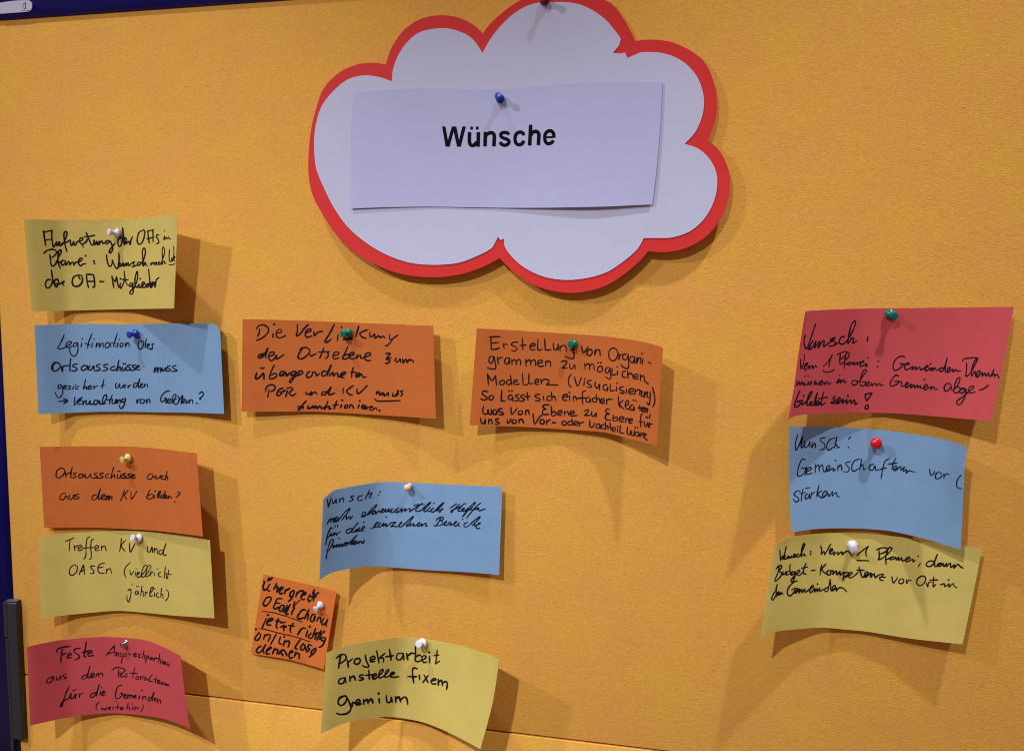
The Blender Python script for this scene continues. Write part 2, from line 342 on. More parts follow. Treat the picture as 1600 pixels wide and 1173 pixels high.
Cv = (70, 510, 8.381); Dv = (190, 510, 8.381)
note('light blue note with a blue pin starting Legitimation, under the topmost yellow note', 'blue',
     [(54,508),(130,506),(205,507),(270,505),(337,506),(337,506),(344,517)], [(60,647),(120,644.5),(170,643),(250,644),(310,645),(350,646.5)],
     [(0,30),(0.18,7),(0.5,3),(0.8,6),(1,16)], [(0,28),(0.18,8),(0.5,6),(0.8,8),(1,18)],
     [(*Cv, '''255,105 215,200 170,285 240,285 290,255 330,235 350,205 320,195 285,225 280,265 320,275 370,255; 425,215 390,215 375,250 395,265 425,235 430,215 435,300 410,375 370,385 335,350 325,290; 485,215 475,265; 490,160; 622,90 580,190 560,280; 525,215 560,235 590,240; 625,215 612,275; 645,165; 680,215 670,270 695,225 715,220 715,270 745,220 765,225 762,275; 850,214 812,212 790,245 802,278 835,268 855,225 868,275; 950,90 915,200 900,260 930,255; 870,215 910,222 935,220; 960,215 950,265; 975,170; 1000,215 985,240 995,268 1020,250 1025,220 1000,212; 1060,215 1055,265 1080,215 1100,220 1105,265'''),
      (*Dv, '''275,190 230,200 218,260 245,298 280,265 290,205 260,185; 325,160 310,260 320,280; 335,260 365,240 360,225 340,240 345,285 390,285; 425,225 400,230 405,270 395,300 370,298'''),
      (*Cv, '''185,480 130,470 95,510 95,560 130,585 180,555 205,510 170,475 130,480 105,520 110,570; 215,520 230,590 235,530 275,512 335,515; 340,415 330,500 330,590; 430,490 385,495 365,520 410,540 425,560 390,582 350,575; 545,510 500,515 475,550 500,575 545,550 560,515 565,570; 590,510 575,560 605,570 640,515 645,570; 730,495 690,500 680,525 720,545 715,570 650,580; 830,495 780,500 775,525 820,545 810,570 750,578; 920,520 880,530 860,560 890,575 930,560; 970,440 955,520 940,580 970,530 990,530 985,580; 1020,530 1010,570 1035,575 1065,530 1060,570; 1030,488; 1055,488; 1135,500 1095,505 1085,525 1125,545 1110,565 1065,575; 1190,505 1155,510 1150,530 1185,550 1170,570 1120,575; 1200,540 1240,520 1215,510 1195,545 1215,565 1255,560''', 2.7),
      (*Dv, '''440,535 425,600 455,550 475,540 465,600 490,550 515,540 505,600; 535,545 530,580 560,570 580,540 580,580; 640,515 605,520 600,540 640,560 625,580 580,582; 715,510 675,520 670,540 715,565 725,580 650,588''', 2.7),
      (*Cv, '''225,765 185,765 170,800 195,810 225,780 235,800 230,880 190,930 150,900 135,855; 245,800 280,785 285,775 255,775 245,810 290,812; 340,778 310,785 335,803 325,820 298,822; 378,782 366,822; 400,760; 450,780 415,785 405,815 440,815; 535,690 515,780 505,815 530,790 550,790 545,820 570,800 610,785 600,770 570,785 575,820 620,810; 640,775 645,815 655,790 695,775; 775,690 760,760 750,810; 725,775 785,765; 940,740 925,775 935,805 962,790 980,750 985,795 1008,805 1028,762; 1032,788 1060,772 1045,755 1030,790 1060,805; 1090,770 1090,805 1105,775 1130,765'''),
      (*Dv, '''205,740 170,745 155,790 185,795 210,750 240,680 220,760 220,800 250,775 275,755 265,745 245,775 255,800 285,790; 300,755 295,790 315,755 340,765 335,795'''),
      (*Cv, '''180,980 230,975 295,972; 240,940 300,970 245,1010; 395,920 385,1030 430,970 495,920; 430,990 475,960 455,945 435,975 435,1015 480,1010; 500,965 500,1030 515,985 545,970 540,1010 570,1015 595,970 595,1015 630,1010 650,975; 690,965 650,970 645,1015 680,1015 700,970 715,1015; 690,985 720,975 725,1015 770,1000 810,930 805,890 775,910 755,970 765,1010 800,1000; 885,890 855,970 845,1015; 800,965 880,950; 890,950 880,1000 910,1005 935,950 930,1005; 950,955 945,1005 970,960 990,965 985,1005; 1055,940 1015,950 1010,990 1040,980 1060,940 1040,1020 1010,1070 985,1060 980,1030''', 2.5),
      (*Dv, '''195,955 205,1005 215,965 240,945; 280,950 245,965 250,1000 285,1000 300,965 275,950; 325,950 325,1005 345,955 370,960 370,1005; 630,845 580,850 530,900 510,950 530,985 570,960 590,935 550,940; 590,935 580,1000 610,980 640,960 625,945 600,965 610,1000 650,990 690,950 715,900 690,890 660,950 670,1000; 720,950 690,960 690,1010 730,1010 755,950 735,905; 740,990 800,900 790,960 780,1010 830,960 810,945 795,985 820,1000; 845,960 845,1005 870,970; 890,955 880,1005 905,960 930,965 930,1005; 985,1005; 1015,880 1045,855 1070,870 1060,910 1020,945 1040,950''', 2.4)],
     2.2, ink='ink2', seed=2, right=((346,560),(348.5,610)))

E = (390, 490, 7.106); Fv = (510, 490, 7.106)
note('orange note with a green pin and five lines starting Die Verlinkung', 'orange',
     [(379,498.5),(440,500),(517.5,502.5),(600,506),(677,509)], [(377.5,643),(440,643),(495,643),(562.5,646.5),(620,650),(681,654)],
     [(0,12),(0.3,6),(0.55,3),(0.8,8),(1,20)], [(0,14),(0.3,8),(0.55,6),(0.8,12),(1,26)],
     [(*E, '''105,165 110,200 90,250; 75,170 100,135 150,125 200,150 208,200 160,255 110,285 75,295; 260,220 258,260; 272,118; 300,215 350,205 345,175 310,185 295,230 315,265 360,262 400,240; 530,120 530,190 520,245 560,225 610,160 655,118; 630,210 680,190 675,168 635,185 618,230 640,262 690,245; 715,200 720,245 760,205 810,195; 940,115 900,200 840,300 860,315 910,280; 985,230 972,300; 1020,150'''),
      (*Fv, '''185,290 210,262 230,292 270,265 285,290; 190,292 250,280 290,285; 360,135 345,190 325,260; 465,175 400,200 370,225 400,260 445,275; 485,205 482,240 495,258 520,240 535,225 540,272 580,245 600,265 630,250 650,270; 705,230 700,270 720,285 795,235; 740,275 700,330 665,360 655,350'''),
      (*E, '''150,440 105,460 100,490 140,480 170,440 205,380 180,450 180,490; 120,465 145,455; 215,475 265,455 270,430 230,430 210,480 230,520 270,505 300,460 295,500 320,495 385,450; 590,385 550,440 540,490 580,500 640,460 670,410 640,380 590,375 555,400; 670,450 682,470 740,440; 825,378 800,440 778,495; 765,425 810,425 850,420; 885,420 865,425 875,460 850,495 835,490''', 2.8),
      (*Fv, '''72,470 130,450 135,430 100,425 72,465 85,500 140,490; 240,360 210,430 180,490 215,502 250,480 245,450 200,465; 262,470 305,450 295,430 262,445 255,485 290,502 335,485; 345,450 330,495 365,465 380,460 385,495 430,480 485,460 480,435 440,445 425,490 450,520 495,518; 658,442 712,440 712,440 662,505 662,505 700,512 695,540 665,552 655,546; 668,492 722,490; 775,490 765,520 790,535 820,500 825,540; 845,500 855,545 870,515 890,510 895,540 920,510 940,515 960,520 970,545'''),
      (*E, '''80,655 65,715 90,720 125,690 155,660 160,730; 115,600 140,605 165,598; 275,570 240,640 220,715 262,718 300,690 285,660 235,682; 340,680 380,670 390,645 350,645 330,680 360,690 405,655 410,690 450,650; 520,645 480,640 460,680 490,680 520,650 480,730 450,765 445,740 480,710 540,680 590,660 580,635 550,640 540,670 560,685; 670,640 640,660 635,700 665,705 695,680 700,650 735,655 740,690 780,660; 860,640 815,640 800,680 830,690 865,650 905,570 880,640 860,690; 885,690 925,650 930,690 960,660 980,665 985,700 1030,680 1065,660 1050,645 1015,670 1015,700 1050,710''', 2.8),
      (*Fv, '''300,595 285,650 280,705; 270,650 330,648; 330,690 370,670 360,655 330,670 330,700 370,690 385,665 410,705 440,700''', 2.8),
      (*E, '''215,840 210,880 200,930; 180,865 180,830 210,795 260,790 285,815 265,850 230,865; 375,825 330,840 305,880 310,910 345,895 355,870 330,870; 355,870 395,850; 420,850 410,890 400,925; 410,825 460,820 480,840 450,865 440,880 470,910 515,885; 625,870 630,890 660,890 690,865 675,905 720,870 740,880 750,895; 860,865 810,870 800,900 840,895 870,860 905,815 880,870 885,900 945,880'''),
      (*Fv, '''190,825 185,860 185,890; 300,795 240,840 225,860 250,890 290,905; 340,830 345,885 380,870 455,795; 565,855 555,890 590,865 590,905 625,875 620,905; 640,880 645,910 670,895 685,875 690,915; 740,875 735,915 765,905 800,855 785,860 800,890 770,915; 855,855 825,860 845,890 825,915; 535,945 560,965 620,970 820,963'''),
      (*E, '''630,965 590,1010 565,1055 540,1070 545,1055 600,1030; 530,1030 580,1030 600,1055; 655,1020 645,1050 680,1045 705,1020 710,1050 735,1020 745,1050 780,1025 800,1050 840,1030; 870,970 850,1020 830,1060 860,1030 890,1030 880,1055 915,1050; 970,965 950,1010 940,1055; 925,1015 985,1008; 1020,1010 1010,1040; 1030,960''', 3.0),
      (*Fv, '''215,1010 200,1040 225,1045 240,1015 215,1010; 255,1045 270,1010 290,1020 300,1050; 365,1010 350,1045; 370,968; 390,1045 425,1025 410,1010 390,1040 420,1055 440,1020 440,1060 465,1035 515,1040 500,1025 480,1060 510,1070 540,1045 555,1050 562,1068; 590,1073''')],
     2.7, seed=3)

G = (740, 515, 6.7); H = (880, 515, 6.7)
note('orange note with a green pin and six lines starting Erstellung, at the centre', 'orange',
     [(745,513),(810,516.5),(877.5,520.7),(949.5,526),(1003.5,533.8),(1035.7,542.8)], [(734,664),(810,666.5),(855,669),(900,672),(945,675.5),(990,687),(1026,696)],
     [(0,22),(0.25,9),(0.5,3),(0.72,10),(0.88,26),(1,48)], [(0,24),(0.25,11),(0.5,7),(0.72,14),(0.88,30),(1,48)],
     [(*G, '''165,75 280,72; 180,80 185,205 185,205 230,205 272,188; 185,140 262,133; 310,145 320,200; 315,160 335,150 355,162; 465,130 420,130 395,155 440,180 455,200 430,222 395,215; 510,85 513,150 515,210; 485,165 548,160; 595,175 640,165 640,145 605,150 590,185 605,210 645,205; 675,100 670,170 675,212 715,205; 745,90 748,160 755,212 812,205; 835,140 835,190 855,210 880,190 885,150 885,215; 905,165 905,228; 905,190 935,165 965,175 970,232; 1010,215 1040,200; 1042,210 1052,270 1040,302 1000,295 955,278'''),
      (*H, '''192,170 212,240 262,180; 275,205 250,230 255,265 285,268 305,235 290,205 265,210; 335,205 330,265 350,215 380,215 388,275; 520,190 485,215 478,280 510,325 550,310 572,260 560,210 525,188; 585,245 585,315 590,275 615,255; 665,255 630,260 625,300 655,315 675,285 680,260 685,340 685,395 660,405 620,385 605,358; 745,285 710,280 698,320 725,345 745,310 748,285 750,355; 775,285 770,350 790,300 810,295 812,352; 835,300 830,362; 825,250; 890,340 918,352'''),
      (*G, '''205,280 170,285 160,330 185,350 205,320 212,280 225,340 232,395 210,412 145,400; 250,285 258,360; 255,310 280,290 300,292; 365,295 335,300 325,340 350,360 370,330 375,295 378,360; 400,310 402,365; 402,335 425,312 445,330 445,365; 445,335 470,310 490,325 492,368; 545,310 550,380; 550,345 575,315 595,330 598,375; 598,340 625,315 645,325 650,378; 665,350 715,345 715,320 680,325 670,365 695,385 735,378; 755,325 755,385; 757,350 780,325 802,340 808,388; 915,335 950,325 975,335 960,370 925,400 925,400 980,402'''),
      (*H, '''70,360 70,400 95,408 120,365 125,415; 225,350 230,420; 230,385 255,355 275,370 275,420; 275,385 300,358 320,370 325,425; 385,380 362,400 362,435 390,442 412,415 400,380 375,382; 367,345; 395,345; 475,395 450,400 440,440 465,450 485,420 490,395 495,460 500,500 480,515 445,492; 515,405 510,465 530,475 555,462; 570,430 568,475; 565,388; 660,435 625,440 622,490 660,500; 675,430 680,510; 680,470 705,455 730,480 732,510; 740,495 785,490 775,465 745,475 745,510 790,515; 810,470 810,535; 812,500 835,480 850,500 855,535 895,572'''),
      (*G, '''145,460 155,580; 145,465 190,530 230,480 230,480 240,580; 300,525 275,545 275,570 305,575 325,545 300,525; 390,525 355,530 345,565 375,572 395,540; 385,475 392,520 400,575; 415,550 455,545 450,525 425,530 420,565 450,575 480,565; 510,455 515,520 520,570 560,575 575,550; 580,460 578,540 590,565 620,560; 640,550 680,540 670,515 645,530 650,570 685,568; 700,515 712,568; 712,540 740,518 780,525 790,542 765,575 765,575 885,578'''),
      (*H, '''85,460 58,510 58,570 85,600; 118,490 150,590 190,500; 222,540 215,590; 225,515; 300,530 262,535 255,560 290,580 295,600 250,602; 335,545 335,590 360,610 380,570 380,630; 460,575 425,580 420,620 450,635 465,600 465,640; 495,570 492,630 515,640 545,630; 560,600 558,640; 562,560; 635,595 600,600 595,625 635,645 630,665 595,660; 665,620 658,670; 685,650 735,640 730,615 695,625 690,665 740,668; 755,620 750,680; 755,650 790,625 805,640 800,680; 800,640 825,645 818,690 845,695 850,650; 858,650 855,710; 858,680 880,650 885,655 880,700 905,710; 912,650 910,730 900,785 875,760; 935,600 955,680 960,750 940,808'''),
      (*G, '''150,650 105,640 90,670 130,700 140,720 110,735 70,720; 190,685 165,700 165,730 195,730 212,705 190,685; 295,630 290,700 290,745 290,745 335,742; 400,680 370,690 365,725 395,730 408,700 410,745; 372,640; 402,640; 475,675 445,685 445,700 475,720 460,742 425,742; 530,680 495,690 495,705 530,725 515,745 480,745; 560,650 565,700 570,740; 535,700 592,695; 695,675 655,680 645,700 690,720 690,740 645,742; 730,700 735,740; 805,690 775,700 770,735 805,740; 815,655 820,740; 820,710 845,695 860,745; 940,700 985,700 975,675 940,685 935,730 980,740; 1005,690 1005,742; 1003,655''', 2.8),
      (*H, '''105,700 105,745; 105,715 125,695 140,740; 235,640 205,650 200,710 205,780; 130,718 240,712; 275,705 245,715 240,750 270,755 285,720 285,760; 345,710 310,720 310,750 340,755; 345,675 350,760; 350,735 375,715 385,765; 390,750 430,745 420,720 395,730 395,765 435,770; 455,725 455,780; 455,745 480,725 515,730; 578,695 580,750 590,810; 630,735 590,778 620,815 635,828; 650,800 685,770 680,740 660,750 650,800 670,830 690,825; 735,790 705,795 700,830 730,840 742,810 745,845; 735,735; 762,742; 800,790 805,845; 780,815 830,815; 820,835 850,830 845,810 825,820 825,850 855,858; 865,820 860,860; 868,835 885,825 880,870; 912,885 905,920'''),
      (*G, '''105,800 95,850 110,880 145,875 150,835 160,880 185,880 185,830; 235,835 205,845 205,880 230,885 245,850 245,885; 300,825 265,830 260,850 300,865 310,885 265,888; 390,810 400,885 455,820; 490,845 470,860 470,885 500,885 515,860 490,845; 545,840 545,890; 545,860 570,840 582,890; 795,785 745,785 725,810 760,830 735,835 720,860 730,885 790,885; 815,800 815,895; 815,870 845,855 865,880 840,900 815,895; 885,875 925,865 915,845 885,855 885,890 925,895; 950,850 955,900; 955,870 985,855 995,895''', 2.8),
      (*H, '''60,880 80,880 115,870 105,850 75,860 80,900 150,895; 220,850 260,835 265,850 225,895 225,895 280,895; 300,855 295,890 320,905 345,870 345,915; 495,835 455,830 445,860 485,880 455,885 440,915 455,940 505,945; 525,890 520,955; 525,930 560,915 570,945 530,955; 590,940 635,930 620,910 590,920 595,960 635,960; 655,925 655,970; 655,945 680,925 690,970; 700,955 725,945 715,930 695,940 695,975 725,975; 835,880 815,890 810,960 815,1020; 790,960 850,965; 855,970 850,1000 870,1010 885,970 890,1015; 868,912; 885,920; 905,970 900,1025; 905,990 935,985'''),
      (*G, '''72,922 78,962 92,980 112,976 120,935; 120,935 124,984; 158,935 158,985; 158,955 185,935 195,985; 265,930 235,935 235,955 268,970 255,985 225,985; 350,935 360,980 395,930; 430,940 405,950 405,975 435,978 450,955 430,940; 475,935 475,980; 475,950 505,935 525,980; 622,878 640,985 690,910 720,895; 720,935 700,945 698,975 725,985 742,960 720,935; 765,945 765,990; 768,960 800,940; 825,970 855,972; 950,950 930,965 930,990 960,998 970,970 950,950; 1020,955 990,965 990,995 1025,992; 1030,930 1035,1000''', 2.9),
      (*H, '''110,985 150,975 140,955 115,965 115,995 155,1000; 165,965 170,1005; 170,980 215,965; 280,945 280,1010 310,1015 330,975; 380,985 350,990 345,1025 375,1030 385,995 390,1035; 425,990 400,1000 405,1030 430,1035; 440,960 445,1045; 445,1010 465,1005 470,1045; 490,970 500,1050; 475,1020 530,1025; 515,1050 550,1040 540,1020 515,1030 520,1060 550,1065; 570,1035 568,1070; 572,1010; 600,1000 592,1075 592,1075 640,1085; 675,1020 670,1080 695,1095 710,1055 715,1100 740,1100 745,1050; 790,1070 760,1075 755,1105 785,1110 795,1080 800,1115; 755,1020; 780,1025; 812,1075 815,1120; 815,1098 840,1075; 845,1110 868,1098 858,1085 840,1100 850,1128 885,1158''')],
     2.6, seed=4)

I = (50, 690, 5.714)
note('orange note with a yellow pin and two lines starting Ortsausschüsse, above the Treffen note', 'orange',
     [(62,698),(140,697),(200,697.5),(240,700),(307,708)], [(69,824),(150,824),(230,828),(280,833),(317,838)],
     [(0,8),(0.3,4),(0.55,3),(0.75,12),(1,40)], [(0,10),(0.3,7),(0.55,7),(0.75,16),(1,42)],
     [(*I, '''260,235 225,255 215,300 235,322 275,300 295,260 270,232 235,245; 300,275 305,318; 305,290 335,275 355,275; 360,225 350,270 345,318; 400,275 375,280 375,295 395,305 380,320 350,318; 450,285 425,290 415,315 440,320 460,290 465,318; 480,285 475,315 500,318 525,288 525,318; 585,278 560,282 560,295 585,308 565,322 530,320; 640,278 610,282 608,297 635,308 620,322 575,322; 690,285 665,290 655,315 685,320; 730,225 715,275 705,325 735,290 738,325; 765,290 760,320 785,320 795,290 797,322; 768,262; 784,262; 840,280 815,285 815,298 840,308 825,322 795,322; 885,285 860,288 860,300 880,310 870,322 835,322; 885,312 920,300 905,290 885,310 900,325 928,322''', 2.4),
      (*I, '''1080,285 1045,290 1030,325 1065,330 1085,300 1095,325; 1110,295 1105,325 1130,325 1150,298 1150,328; 1180,300 1160,305 1158,330 1185,330; 1208,262 1195,310 1188,342; 1190,322 1210,308 1212,345'''),
      (*I, '''300,460 265,465 248,505 280,515 305,480 315,510; 335,470 330,505 355,510 375,470 378,510; 420,465 390,472 392,485 422,497 400,510 370,505; 580,470 545,480 535,510 565,515 590,480 612,415 595,480 598,515 620,500 655,480 640,468 618,490 630,515 660,505; 670,480 660,518 680,485 690,485 685,518 705,488 715,490 712,518; 825,430 810,480 790,525; 860,430 825,475 850,515; 885,440 890,510 938,435; 1055,425 1035,470 1025,500 1058,508 1085,485 1070,465 1038,480; 1095,475 1088,505; 1098,440; 1125,490 1150,445 1135,445 1120,490 1145,495; 1165,470 1145,490 1165,500 1180,470 1190,440 1180,500 1205,485 1195,475 1180,500 1210,505; 1218,480 1215,505 1232,485 1248,505; 1300,445 1320,455 1310,475 1285,495; 1274,535'''),],
     2.2, seed=5)

J = (50, 820, 5.333)
note('yellow note with a white pin and three lines starting Treffen, left side', 'yellow',
     [(60,838),(100,833),(140,831),(190,829),(260,832),(300,837),(328,844)], [(64,965.5),(100,961),(140,957),(190,954),(270,961),(335,965.5)],
     [(0,26),(0.18,9),(0.5,3),(0.75,10),(1,36)], [(0,30),(0.18,13),(0.5,7),(0.75,14),(1,34)],
     [(*J, '''280,135 350,105; 318,125 312,170 312,215; 350,165 358,210; 355,185 378,168; 385,195 415,180 405,165 385,180 390,212 425,200; 485,100 460,110 450,180 450,240 440,275 425,280; 515,115 495,130 490,190 495,250 490,280 475,285; 425,190 515,185; 525,195 555,185 545,168 525,180 530,210 562,205; 580,170 578,212; 580,190 605,172 618,215; 745,110 740,165 730,220; 780,125 745,170 775,215; 812,150 820,222 860,150; 965,175 962,215 985,220 1000,180 1005,225; 1020,190 1018,230; 1022,205 1040,195 1045,240; 1085,205 1060,215 1062,240 1085,235 1118,150 1095,220 1100,250 1122,245'''),
      (*J, '''350,330 320,355 312,400 335,418 370,390 378,345 350,328; 392,412 430,330 430,330 438,410; 400,385 440,375; 525,340 495,340 490,355 515,380 510,400 485,402; 605,315 565,325 550,360 560,395 605,400; 555,355 595,345; 620,365 620,405; 622,380 650,360 665,405'''),
      (*J, '''820,310 780,350 770,400 785,440; 815,370 825,415 848,380; 862,390 860,425; 868,362; 875,415 895,400 885,390 875,405 880,435 910,420 950,370 960,335 935,340 915,390 915,430 945,420 985,360 990,335 965,345 950,400 955,430 985,410 1005,390 995,385 982,405 992,425; 1020,395 1018,420; 1045,363; 1075,390 1055,400 1058,425 1080,428; 1112,345 1102,440; 1105,405 1122,405 1120,445; 1140,370 1130,445; 1120,400 1165,410''', 1.9),
      (*J, '''805,530 825,545 820,600 805,640 790,610 795,585; 795,545 830,530; 838,495; 880,545 862,555 865,575 880,570 885,550 890,575; 872,510; 888,510; 918,500 905,590; 908,560 925,550 928,595; 945,555 942,595; 945,565 962,558; 985,570 1010,530 1010,515 990,530 982,590 1005,585; 1022,560 1020,595; 1025,530; 1055,560 1038,575 1045,600 1060,600; 1080,525 1072,600; 1075,580 1090,575 1092,610; 1120,535 1138,560 1135,600 1112,630''', 1.9)],
     2.2, seed=6)

K = (30, 985, 5.714)
note('red note with a silver pin starting Feste Ansprechpartner, bottom left corner', 'pink',
     [(42,1010),(70,1004),(100,999),(161,994.6),(221,998.6),(252,1009),(282,1024)], [(47,1133),(78,1126),(109,1120),(175,1113.6),(245,1120),(275,1128.5),(297,1138)],
     [(0,54),(0.27,14),(0.55,3),(0.75,14),(0.9,40),(1,62)], [(0,56),(0.27,16),(0.55,6),(0.75,18),(0.9,42),(1,62)],
     [(*K, '''335,190 340,165 390,145 455,138; 385,165 375,220 370,280; 380,215 420,195; 435,225 465,210 455,195 435,210 432,240 468,238; 545,155 500,160 490,185 530,215 535,240 495,260; 600,90 590,160 580,225 600,230; 560,195 625,175; 615,205 650,190 640,175 615,190 620,225 665,215''', 2.6),
      (*K, '''770,225 810,175 850,130 850,130 850,180 860,225; 795,205 850,185; 870,190 868,222; 870,205 885,195 888,228; 915,195 900,200 912,215 900,232; 930,200 920,240 912,290; 925,215 950,200 955,220 930,230; 975,195 985,215 1000,198; 1020,220 1045,205 1035,195 1022,210 1028,230 1052,222; 1090,205 1070,210 1070,235 1088,232; 1115,175 1100,245; 1105,215 1118,212 1118,250; 1135,215 1130,285; 1135,225 1155,225 1150,245 1135,245; 1185,235 1170,240 1172,258 1190,240 1195,260; 1205,240 1205,265; 1208,250 1228,238; 1255,205 1245,280; 1225,245 1268,250; 1265,265 1262,290; 1268,272 1285,270 1285,295 1310,280 1300,275 1295,295 1315,298; 1325,285 1330,315 1345,290''', 2.1),
      (*K, '''300,405 255,430 245,460 275,460 300,430 305,405 312,440; 335,405 332,435 350,435 370,400 374,430; 420,385 395,395 400,410 424,415 400,430; 600,390 565,405 560,425 590,425 610,390 632,315 615,380 615,420 640,405 670,390 660,375 640,390 645,415 672,408; 690,385 685,410; 690,392 705,380 710,405; 712,390 730,375 742,382 746,405''', 2.3),
      (*K, '''825,350 870,325 925,335 945,350 920,375 895,380; 890,345 885,415; 925,380 905,390 910,410 935,400 942,412; 965,380 948,385 964,398 950,412; 1035,325 1020,380 1012,420; 985,375 1055,378; 1050,405 1040,425 1060,430 1068,410 1050,405; 1085,405 1085,435; 1088,415 1108,403; 1135,410 1115,420 1120,440 1140,425 1147,442; 1190,385 1165,420 1160,445 1192,450; 1225,405 1215,465; 1200,430 1242,440; 1235,460 1258,450 1245,440 1235,465 1255,470; 1285,455 1268,460 1272,478 1290,462 1297,482; 1305,465 1307,487 1318,472 1322,487 1333,478 1340,495''', 2.0),
      (*K, '''445,495 415,560 395,620 380,670 370,675 372,655 400,622 440,603 465,555 458,600 480,600 505,560 502,608; 470,535 507,523; 535,560 537,592; 538,572 570,550; 680,550 645,560 635,590 665,585 690,550 715,480 695,550 692,580; 725,540 722,570; 735,505; 740,560 765,545 755,535 740,550 742,575 770,568''', 2.4),
      (*K, '''920,480 880,500 860,560 865,600 900,595 925,560 900,558; 935,585 955,575 945,565 935,575 940,600 962,595; 970,570 968,600; 970,580 985,570 990,600; 992,580 1008,572 1015,600; 1025,590 1045,580 1035,572 1025,590 1047,602; 1075,580 1070,605; 1095,530; 1105,580 1102,610; 1108,592 1130,582 1132,612; 1175,590 1155,600 1155,620 1175,615 1205,545 1190,600 1192,625; 1205,615 1225,605 1215,600 1205,615 1220,628; 1235,610 1235,640; 1238,620 1262,615 1262,647''', 2.3),
      (*K, '''715,635 690,660 688,690 700,705; 735,685 740,705 755,690 765,705 785,680; 800,695 815,685 805,680 798,695 815,705; 840,680 838,700; 865,630; 885,645 875,700; 860,680 900,678; 900,697 920,685 912,680 905,700 930,695 938,680; 975,640 960,700; 965,680 985,678 985,705; 1015,680 1012,702; 1010,652; 1035,675 1032,705; 1038,690 1060,680 1065,700; 1105,655 1105,690 1080,722''', 2.0)],
     2.3, seed=7, right=((286,1060),(291,1100)))

